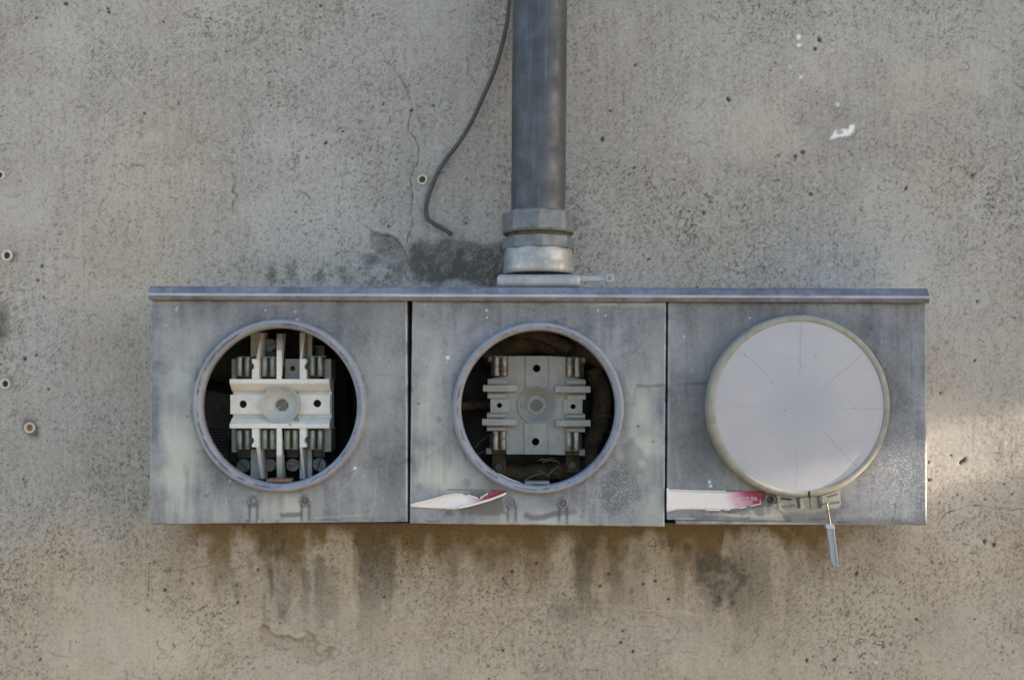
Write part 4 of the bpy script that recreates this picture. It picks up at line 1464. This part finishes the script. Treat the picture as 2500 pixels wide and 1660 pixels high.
finish('dished_boss', lathe(B(), W(*Bp(751, 747), ya - .0022), [(R, 0.010), (R, 0.0005), (R * .985, 0), (R * .95, .0003), (R * .85, .0042), (R * .7, .0082), (R * .53, .0110),
                                                              (R * .52, .0100), (R * .50, .0098), (R * .3, .0102), (0, .0103)], 72), M_GREY, bk2, smooth=True)
screw('centre_screw', *Bp(752, 752), 47 / 3.267, ya + .0060, M_SCREW, bk2, -0.7)
for (x0, y0, x1, y1) in ((323, 588, 600, 640), (900, 598, 1183, 648), (316, 858, 597, 910), (905, 868, 1183, 917)):
    finish('cross_fin', pbox(B(), BX(x0), BY(y0), BX(x1), BY(y1), ya - .011, ya + .006), M_GREY, bk2, bevel=0.0005)
for (x0, y0, x1, y1) in ((360, 545, 515, 582), (360, 655, 507, 694), (355, 820, 505, 847), (355, 925, 505, 952),
                         (990, 550, 1145, 584), (995, 668, 1143, 704), (988, 826, 1140, 850), (985, 935, 1140, 962)):
    finish('step_bar', pbox(B(), BX(x0), BY(y0), BX(x1), BY(y1), ya - .0045, ya + .006), M_GREY, bk2, bevel=0.0005)
for (x0, y0, x1, y1, hx, hy) in ((384, 697, 540, 806, 456, 750), (965, 704, 1117, 815, 1043, 760)):
    finish('side_plate', plate(B(), [Bp(x0, y0), Bp(x1, y0), Bp(x1, y1), Bp(x0, y1)], ya - .0026, 0.0026, [circ(*Bp(hx, hy), 21 / 3.267)]), M_GREY, bk2)
    R = LN(20 / 3.267, ya)
    finish('bolt_hole', lathe(B(), W(*Bp(hx, hy), ya + .012), [(0, 0), (R * 1.1, 0), (R * 1.1, 0.0005), (0, 0.0005)], 20), M_BLACK, bk2)  # black disc painted in as shade at the hole's bottom
for (x0, y0, x1, y1) in ((366, 360, 400, 402), (1100, 370, 1142, 412), (347, 1090, 394, 1140), (1092, 1100, 1140, 1153)):
    finish('corner_lug', pbox(B(), BX(x0), BY(y0), BX(x1), BY(y1), -.068, -.050), M_GREY, bk2, bevel=0.001)
for (x0, y0, x1, y1) in ((385, 350, 548, 520), (965, 358, 1130, 530), (375, 975, 540, 1140), (955, 980, 1115, 1150)):
    finish('jaw_seat', pbox(B(), BX(x0), BY(y0), BX(x1), BY(y1), -.060, -.048), M_LUG, bk2, bevel=0.0005)
j1 = None
for (jx, jy) in ((462, 438), (1047, 447), (453, 1031), (1041, 1040)):
    if j1 is None:
        j1 = jaw(10, 110, 150, M_TINR, bk2, *Bp(jx, jy), -.0790)
        off = ABS[j1] - W(*Bp(jx, jy), -.0790)
    else:
        dup(j1, W(*Bp(jx, jy), -.0790) + off, bk2)
finish('pedestal', pbox(B(), BX(560), BY(420), BX(960), BY(1090), -.050, -.0075), M_LUG, bk2, bevel=0.0006)
for (x, y, a) in ((450, 1245, 0.9), (1038, 1228, 0.7)):
    finish('lug', pbox(B(), BX(x - 55), BY(y - 110), BX(x + 60), BY(y + 60), -.044, -.0078), M_BROWN, bk2, bevel=0.001)
    screw('lug_screw', *Bp(x, y), 31 / 3.267, -.0475, M_SCREW, bk2, a, 0.012)

# ------------------------------------------------------------------ cables and litter inside the bays
def run(pts, y, r, mat, label, wob=0.05, sub=8, cat='cable', name='service_cable'):
    bm = B()
    P = [W(p[0], p[1], p[2] if len(p) > 2 else y) for p in pts]
    tube(bm, smooth_path(P, sub), r, 12, wob)
    o = finish(name, bm, mat, None, smooth='all')
    return tag(o, label, cat)


run([(836, 800), (830, 900), (834, 1010), (842, 1100), (850, 1200, -0.02)], -.030, 0.0095, M_BLACK, 'thick black cable running down beside the white terminal block', 0.01)
run([(470, 938), (510, 940), (560, 950), (620, 965)], -.020, 0.0055, M_BLACK, 'thin black wire crossing behind the white terminal block', 0.01)
run([(1080, 998), (1130, 992), (1185, 988), (1250, 985)], -.034, 0.0052, M_BROWN, 'brown braided wire entering the grey block bay from its side', 0.10, 14)
run([(1180, 872), (1240, 846), (1320, 838), (1400, 850), (1480, 880)], -.030, 0.012, M_BROWN, 'rusty brown cable looped above the grey terminal block', 0.08, 10)
run([(1260, 808), (1330, 822), (1372, 842), (1392, 856)], -.042, 0.0075, M_BROWN, 'short rusted cable stub hanging over the brown loop', 0.12, 10)
run([(1445, 900), (1470, 960), (1462, 1030), (1440, 1100), (1450, 1160)], -.026, 0.011, M_BROWN, 'dark furred cable bending down beside the grey block', 0.10, 10)
run([(1490, 880), (1498, 960), (1485, 1050), (1470, 1130)], -.018, 0.009, M_BLACK, 'black cable pressed against the bay divider', 0.05)
run([(1180, 1150), (1270, 1156), (1360, 1150), (1440, 1140)], -.024, 0.010, M_BROWN, 'brown rotten cable lying across the bottom of the grey block bay', 0.10, 10)

straws = [((265, 1085), (375, 980)), ((280, 1140), (370, 1090)), ((650, 1352), (832, 1288)), ((765, 1268), (862, 1332)), ((835, 1312), (932, 1232)),
          ((918, 1298), (958, 1347)), ((1150, 1152), (1225, 1192)), ((770, 1188), (900, 1166)), ((790, 1176), (935, 1200)), ((800, 1200), (880, 1172)), ((860, 1168), (940, 1215)),
          ((1270, 835), (1350, 842)), ((1285, 950), (1340, 958)), ((1150, 1030), (1200, 1018))]
SL = ['straw leaning on the lower jaw of the grey block', 'short straw under the lower jaw of the grey block', 'long brown straw beside the pale locating tab',
      'straw crossing another in the bottom litter', 'pale straw rising from the bottom litter', 'tiny straw at the end of the bottom litter',
      'pale straw against the rim beside the corner lug'] + ['dry straw in the tuft below the grey block'] * 4 + ['dry straw caught among the dark cables beside the grey block'] * 3
for ((x0, y0), (x1, y1)), lb in zip(straws, SL):
    a, b = W(*Bp(x0, y0), -.052), W(*Bp(x1, y1), -.040)
    if y0 > 1150 and x0 < 1000:
        a, b = W(*Bp(x0, y0), -.062), W(*Bp(x1, y1), -.050)
    m_ = (a + b) / 2 + Vector((random.uniform(-.002, .002), 0, random.uniform(-.001, .002)))
    bm = B()
    tube(bm, smooth_path([a, m_, b], 6), 0.00042, 6, 0.1)
    o = finish('straw', bm, M_STRAW, None, smooth='all')
    tag(o, lb, 'straw', 'dry straws in the open socket of the grey block')
bm = B()
tube(bm, smooth_path([W(*Bp(445, 1294), YF + .006), W(*Bp(540, 1340), YF + .005), W(*Bp(645, 1376), YF + .004)], 8), 0.0008, 6)
tag(finish('plastic_strip', bm, M_PAPEREDGE, None, smooth='all'), 'thin pale strip lying along the inner rim of the grey block socket', 'strip')

# ------------------------------------------------------------------ cover disc and clamp ring on the right bay
YD = YF - 0.0170
cd = (1950.8, 992.5)
M_DISC = make_disc_mat(W(*cd, YD).x, W(*cd, YD).z)


def cover():
    c = W(*cd, YD)
    R = LN(208, YD)
    nr, na = 96, 720
    rr = np.linspace(0.004, 1, nr) * R
    aa = np.arange(na) * 2 * math.pi / na
    RR, AA = np.meshgrid(rr, aa, indexing='ij')
    q = RR / R
    yy = 0.0012 * q ** 2 + 0.0005 * np.exp(-(q / 0.02) ** 2) - 0.0004 * np.exp(-(q / 0.05) ** 2)
    # radial crazing in the finish
    pxr = RR / LN(1, YD)
    X, Y = pxr * np.cos(AA), -pxr * np.sin(AA)
    crack = np.zeros(RR.shape)
    for (a, r0, r1, w, s) in ((88.5, 25, 204, 0.75, 1), (136, 30, 204, 0.5, 2), (39, 30, 205, 0.65, 3), (-2, 40, 205, 0.42, 4), (-46, 40, 204, 0.8, 5),
                              (-92.5, 35, 204, 0.5, 6), (181, 60, 205, 0.34, 7), (-136, 60, 204, 0.3, 8)):
        rng = np.random.RandomState(s)
        P = []
        for k in range(13):
            r = r0 + (r1 - r0) * k / 12
            t = math.radians(a + rng.normal(0, 0.5))
            P.append((r * math.cos(t), -r * math.sin(t)))
        d = segdist(X, Y, P)
        crack = np.maximum(crack, (1 - sstep(0.2, 1.9, d)) * w * 0.66 * sstep(0, 110, pxr - r0) * (0.55 + 0.6 * vnoise(X + 300, Y + 300, 18, s)))
    for (x, y, r) in ((-36, 10, 2.2), (41, -121, 2), (-132, -127, 2), (-68, -58, 1.6), (138, 4, 1.6)):
        crack = np.maximum(crack, (1 - sstep(r * .6, r * 1.4, np.hypot(X - x, Y - y))) * 0.7)
    V = np.stack([RR * np.cos(AA), yy, RR * np.sin(AA)], -1)
    # skirt down to the panel
    sk = V[-1].copy()
    sk[:, 1] = 0.0150
    V = np.concatenate([V, sk[None]], 0)
    idx = np.arange((nr + 1) * na).reshape(nr + 1, na)
    i2 = np.roll(idx, -1, 1)
    Q = np.stack([idx[:-1], idx[1:], i2[1:], i2[:-1]], -1).reshape(-1, 4)
    V = V.reshape(-1, 3)
    # close the centre
    cr = np.concatenate([crack, np.zeros((1, na))], 0).ravel()
    me = grid_mesh('cover_disc', V, Q, dict(crack=cr), M_DISC)
    bmx = bmesh.new()
    bmx.from_mesh(me)
    bmx.verts.ensure_lookup_table()
    fc = bmx.faces.new([bmx.verts[i] for i in range(na)])
    fc.smooth = True
    bmesh.ops.recalc_face_normals(bmx, faces=bmx.faces)
    bmx.to_mesh(me)
    bmx.free()
    me.set_sharp_from_angle(angle=math.radians(50))
    o = bpy.data.objects.new('cover_disc', me)
    COL.objects.link(o)
    place(o, c, None)
    return tag(o, 'round lavender-grey blanking disc with fine turned grooves and radial cracks', 'cover disc')


cover()
ring = empty('clamp_ring', W(1951.8, 1245, YF), 'pale steel snap ring clamped round the blanking disc', 'clamp ring')
rc = (1951.8, 992)
yr = YF - 0.0160
k = LN(1, yr)
prof = [(224.5 * k, 0.0155), (224.5 * k, 0.0075), (223.6 * k, 0.0030), (221.5 * k, 0.0004), (217 * k, -0.0010), (211 * k, -0.0012), (207 * k, -0.0004), (206.0 * k, 0.0016),
        (206.6 * k, 0.0028), (210 * k, 0.0020), (219 * k, 0.0060), (220 * k, 0.0155)]
gap = -math.radians(90 - 6.2)
finish('band', lathe(B(), W(*rc, yr), prof, 200, gap + math.radians(0.75), gap + 2 * math.pi - math.radians(0.75), closed=True), M_RING, ring, smooth=True)

g4 = lambda L: [(1850 + x / 7.128, 1180 + y / 7.128) for x, y in L]


def rounded(pts, r=1.6, n=4):
    out = []
    N = len(pts)
    for i in range(N):
        p0, p1, p2 = Vector(pts[i - 1]), Vector(pts[i]), Vector(pts[(i + 1) % N])
        a, b = (p0 - p1), (p2 - p1)
        q = min(r, a.length * 0.45, b.length * 0.45)
        a = p1 + a.normalized() * q
        b = p1 + b.normalized() * q
        for k in range(n + 1):
            t = k / n
            out.append(tuple((a * (1 - t) ** 2 + p1 * 2 * t * (1 - t) + b * t * t)))
    return out


yt = YF - 0.0125
tab_l = rounded(g4([(335, 205), (620, 232), (895, 245), (898, 452), (440, 500), (370, 450)]), 3)
tab_r = rounded(g4([(908, 250), (1080, 232), (1430, 110), (1450, 370), (1390, 425), (935, 462)]), 3)
tl = finish('tab', plate(B(), tab_l, yt, 0.0025,
                         [rounded(g4([(385, 235), (605, 265), (580, 298), (400, 280)]), 1.5), rounded(g4([(400, 385), (645, 362), (645, 395), (410, 425)]), 1.5),
                          rounded(g4([(665, 245), (690, 245), (712, 425), (690, 420)]), 0.8)]), M_RING, ring)
tr = finish('tab', plate(B(), tab_r, yt, 0.0025,
                         [rounded(g4([(1185, 225), (1385, 165), (1380, 200), (1210, 250)]), 1.5), rounded(g4([(1160, 325), (1420, 305), (1420, 352), (1170, 365)]), 1.5),
                          rounded(g4([(1100, 215), (1115, 215), (1127, 392), (1113, 392)]), 0.6)]), M_RING, ring)
# raised lugs beside the slots
finish('lug', plate(B(), g4([(700, 240), (735, 240), (750, 440), (718, 430)]), yt - 0.0012, 0.003), M_LUG, tl, bevel=0.0003)
finish('lug', plate(B(), g4([(1045, 228), (1085, 222), (1115, 430), (1070, 432)]), yt - 0.0012, 0.003), M_LUG, tr, bevel=0.0003)
# webs joining tabs to the band
for pts, tb in ((g4([(360, 150), (860, 215), (860, 260), (360, 240)]), tl), (g4([(920, 215), (1400, 90), (1400, 140), (920, 260)]), tr)):
    finish('web', plate(B(), pts, yt + 0.0010, 0.010), M_RING, tb)

# wire seal
seal = empty('wire_seal', W(2040, 1383, YF - 0.012), 'lavender plastic security seal hanging on a wire from the clamp ring', 'seal')
bm = B()
tube(bm, smooth_path([W(2024, 1226, yt + .006), W(2019, 1229, yt - .0010), W(2020.5, 1240, yt - .0018), W(2024, 1262, yt - .0012), W(2028.5, 1286, yt - .001)], 8), 0.00085, 8, 0.05)
finish('wire', bm, M_WIRE, seal, smooth='all')
ys_ = yt - 0.003
finish('seal_cap', plate(B(), rounded(g4([(1180, 712), (1325, 712), (1348, 770), (1335, 795), (1200, 785)]), 1.2), ys_ - .0006, 0.0055), M_LEAD, seal, bevel=0.0004)
finish('seal_body', plate(B(), g4([(1210, 780), (1332, 780), (1412, 1445), (1335, 1450), (1280, 1370)]), ys_, 0.0045), M_LEAD, seal, bevel=0.0003)
finish('seal_rib', plate(B(), g4([(1318, 785), (1332, 785), (1412, 1440), (1396, 1440)]), ys_ - .0011, 0.0012), M_TIE, seal)
finish('seal_flange', plate(B(), g4([(1208, 780), (1236, 780), (1316, 1385), (1278, 1365)]), ys_ + .0012, 0.0022), M_NUT, seal)

# ------------------------------------------------------------------ the two torn stickers
def sticker(cols, mat, name, label, y0):
    """cols: (x, top row, bottom row, lift at top, lift at bottom)"""
    xs = np.linspace(cols[0][0], cols[-1][0], 90)
    C = np.array(cols, float)
    bm = B()
    rows = []
    for x in xs:
        t, b, lt, lb = [np.interp(x, C[:, 0], C[:, i]) for i in (1, 2, 3, 4)]
        col = []
        for j in range(9):
            f = j / 8
            lift = lt * (1 - f) ** 2 + lb * f ** 2 + 0.0002 * math.sin(x * 0.11 + j)
            p = W(x, t + (b - t) * f, y0)
            col.append(bm.verts.new((p.x, y0 - lift, p.z)))
        rows.append(col)
    for a, b in zip(rows, rows[1:]):
        for j in range(8):
            bm.faces.new((a[j], a[j + 1], b[j + 1], b[j]))
    o = finish(name, bm, mat, None, smooth='all')
    sm = o.modifiers.new('thickness', 'SOLIDIFY')
    sm.thickness = 0.0003
    sm.offset = 0
    return tag(o, label, 'sticker')


st_r = sticker([(1627.5, 1190, 1249, .001, .0), (1634, 1193, 1248, 0.0, 0), (1643, 1196.6, 1246, 0, 0), (1652, 1197, 1243.5, 0, 0), (1700, 1199.5, 1243, 0, 0), (1727, 1200, 1244, 0, 0),
                (1773, 1200.5, 1243.5, 0, .0006), (1803, 1200, 1240.5, 0, .001), (1824, 1199.5, 1236, 0, .0012), (1860, 1198.8, 1228.5, 0, .001), (1867.5, 1198.7, 1215, 0, 0)],
               M_LABEL_R, 'torn_sticker', 'long flat sticker faded from red to white beside the clamp ring tab', YF - .0009)
ysk = YF - .0014
for i, (s, px, py) in enumerate((('LINE FOR SEAL', 1850, 1218.5), ('ENCLOSING THE', 1859, 1226.5), ('SOCKET', 1838, 1233.5))):
    text_part('lettering', s, px, py, 8.6, ysk - (.0010 if i == 2 else .0003), M_PRINT, st_r, 'RIGHT')
for pts in ([(1640, 1195.5), (1700, 1198), (1772, 1199)], [(1724, 1245), (1759, 1245.3)], [(1770, 1244.5), (1783, 1244)], [(1804, 1240.5), (1822, 1237)], [(1832, 1235), (1859, 1229)]):
    bm = B()
    P = []
    for (x0, y0), (x1, y1) in zip(pts, pts[1:]):
        pquad(bm, [(x0, y0 + 1.3), (x1, y1 + 1.3), (x1, y1 - 1.4), (x0, y0 - 1.4)], ysk - .0010, ysk)
    finish('torn_edge', bm, M_PAPEREDGE, st_r)

st_m = sticker([(1003, 1230.5, 1236, .0015, .001), (1011, 1229, 1236.5, .002, .001), (1054.5, 1220.8, 1240, .0012, .0004), (1084, 1211.5, 1241, .001, .0004), (1118, 1206, 1240, .0004, .0012),
                (1142, 1208.7, 1236.5, .0004, .0022), (1164, 1215, 1230.5, .0006, .003), (1174, 1216, 1227.5, .0008, .0032), (1191.4, 1205, 1222.5, .0006, .0036),
                (1200, 1197, 1219.5, .0003, .0040), (1213, 1195.6, 1215, .0003, .0042), (1231, 1196.8, 1208.5, .001, .0045), (1236, 1199, 1207, .002, .0045)],
               M_LABEL_M, 'torn_sticker', 'curled torn sticker with a red end below the grey block socket', YF - .0012)
for pts, lift in (([(1003, 1233), (1012, 1229.5), (1054, 1219), (1084, 1210.2), (1110, 1206), (1130, 1206.5)], .0030),
                  ([(1120, 1239), (1150, 1233), (1194, 1220.5), (1222, 1210), (1236, 1204)], .0062),
                  ([(1142, 1208.5), (1166, 1216)], .0030), ([(1172, 1216), (1191, 1204.5)], .0030), ([(1090, 1241), (1116, 1240.5)], .002)):
    bm = B()
    wd_ = 2.6 if lift > .005 else 1.7
    for (x0, y0), (x1, y1) in zip(pts, pts[1:]):
        pquad(bm, [(x0, y0 + wd_), (x1, y1 + wd_), (x1, y1 - wd_), (x0, y0 - wd_)], YF - lift, YF - lift + .0020)
    finish('torn_edge', bm, M_PAPEREDGE, st_m)
text_part('lettering', 'LINE FOR', 1207, 1218, 6.5, YF - .0042, M_PRINT, st_m, 'RIGHT', rot=-0.25)

# ------------------------------------------------------------------ conduit with its fittings
con = empty('conduit', W(1316, 694, -0.056), 'dark grey steel conduit pipe rising from the enclosure roof through nuts and hub', 'conduit')
YP = -0.056
pc = lambda px, py: W(px, py, YP)
top, bot = pc(1319.5, -170), pc(1314, 522)
Rp = LN(66.5, YP)
bm = B()
for i in range(1):
    tube(bm, [top + (bot - top) * (q / 30) for q in range(31)], Rp, 64)
finish('pipe', bm, M_PIPE, con, smooth=True)


def zlathe(name, px, rows, mat, n=64, rot=0.0, smooth=True, bevel=0):
    """rows: (photo row, radius px)"""
    bm = B()
    c = pc(px, 0)
    pr = [(0.0001, pc(0, rows[0][0]).z - c.z)] + [(LN(r, YP), pc(0, y).z - c.z) for y, r in rows] + [(0.0001, pc(0, rows[-1][0]).z - c.z)]
    lathe(bm, c, pr, n, rot, rot + 2 * math.pi, axis='Z')
    return finish(name, bm, mat, con, smooth=smooth, bevel=bevel)


fr = -math.pi / 2
zlathe('compression_nut', 1314, [(517, 70), (519, 78), (523, 88), (569, 88.5), (570.5, 86)], M_NUT, 8, fr, False, 0.0012)
zlathe('compression_skirt', 1314, [(566, 84), (571, 86.5), (573, 85), (574, 78)], M_THREAD)
zlathe('thread', 1315, [(570, 78), (574, 77), (575.5, 79), (577, 77), (578.5, 79), (580, 77), (581.5, 79), (583, 77), (584.5, 79), (590, 77)], M_THREAD)
zlathe('lock_nut', 1315.5, [(581, 82), (583, 89), (610, 89), (611.5, 86)], M_NUT, 8, fr + 0.06, False, 0.0010)
zlathe('hub', 1314.5, [(607, 79), (611, 81.5), (620, 83), (640, 84.5), (660, 85.5), (666, 85.5), (670, 83)], M_HUB)
bm = B()
yh0, yh1 = YP - LN(92, YP), YP + LN(92, YP)
a, b = W(1212.5, 694.5, yh0), W(1419, 669, yh0)
hexa(bm, [(a.x, yh0, a.z - .003), (b.x, yh0, a.z - .003), (b.x, yh0, b.z), (a.x, yh0, b.z), (a.x, yh1, a.z - .003), (b.x, yh1, a.z - .003), (b.x, yh1, b.z), (a.x, yh1, b.z)])
finish('hub_flange', bm, M_HUB, con, bevel=0.0045, seg=4)

# cable tie sticking out from the hub
tie = empty('cable_tie', W(1450, 690, -0.05), 'pale nylon cable tie poking out beside the hub flange', 'cable tie')
yz = YP - 0.012
finish('strap', pbox(B(), 1408, 674.5, 1483, 686, yz, yz + .0014), M_TIE, tie, bevel=0.0002)
finish('head', plate(B(), rounded([(1480, 669.5), (1498.5, 669.5), (1498.5, 688), (1480, 688)], 2), yz - .002, 0.005,
                     [rounded([(1484, 674), (1493, 674), (1493, 684), (1484, 684)], 1)]), M_TIE, tie, bevel=0.0003)

# ------------------------------------------------------------------ loose cable on the wall
cab = empty('loose_cable', W(1050, 574, 0), 'thin grey cable hanging loose beside the conduit with a cut end', 'cable')
L = [(672, -120), (668, 0), (655, 120), (625, 270), (570, 450), (500, 610), (430, 760), (350, 890), (265, 1000), (205, 1110), (165, 1220), (151, 1290), (163, 1350), (205, 1385), (260, 1415), (312, 1450)]
yw = -0.0055
P = []
for i, (x, y) in enumerate(L):
    d = yw - 0.010 * math.sin(math.pi * min(i, 9) / 9.0) * 0.6 - (0.004 if i > 12 else 0)
    P.append(W(980 + x / 2.53, y / 2.53, d))
P = smooth_path(P, 8)
rc_ = LN(5.2, 0)
bm = B()
tube(bm, P, rc_, 14, 0.015)
finish('sheath', bm, M_CABLE, cab, smooth='all')
end = P[-1]
for q in range(4):
    bm = B()
    d = Vector((random.uniform(.0016, .0034), random.uniform(-.0012, .0006), random.uniform(-.0006, .0018)))
    o_ = Vector((0, random.uniform(-.0008, .0008), random.uniform(-.0008, .0008)))
    tube(bm, [end + o_ - d * 0.6, end + o_ + d * 0.5, end + o_ + d], 0.00045, 6)
    finish('strand', bm, M_COPPER, cab, smooth='all')

# ------------------------------------------------------------------ added unseen blocker off to the right that shades the wall, with a slot that lets a blade of sun through
pier = empty('concrete_pier', (2.3, 0, 0), 'plain concrete pier with a narrow slot standing out from the wall', 'pier')
SL0, SL1 = 1.752, 1.866
for nm, z0, z1, y0 in (('lower_block', 0.0, SL0, -0.50), ('upper_block', SL1, 3.2, -0.50)):
    bm = B()
    hexa(bm, [(2.2, y0, z0), (2.4, y0, z0), (2.4, y0, z1), (2.2, y0, z1), (2.2, 0.02, z0), (2.4, 0.02, z0), (2.4, 0.02, z1), (2.2, 0.02, z1)])
    finish(nm, bm, M_CONC, pier)
bm = B()
hexa(bm, [(2.2, -.50, SL0), (2.4, -.50, SL0), (2.4, -.50, SL1), (2.2, -.50, SL1), (2.2, -.44, SL0), (2.4, -.44, SL0), (2.4, -.44, SL1), (2.2, -.44, SL1)])
finish('bridge', bm, M_CONC, pier)
bm = B()
hexa(bm, [(2.25, -.138, SL0), (2.35, -.138, SL0), (2.35, -.138, SL1), (2.25, -.138, SL1), (2.25, .01, SL0), (2.35, .01, SL0), (2.35, .01, SL1), (2.25, .01, SL1)])
finish('jamb', bm, M_CONC, pier)  # added inner stop keeps the sun beam close to the box
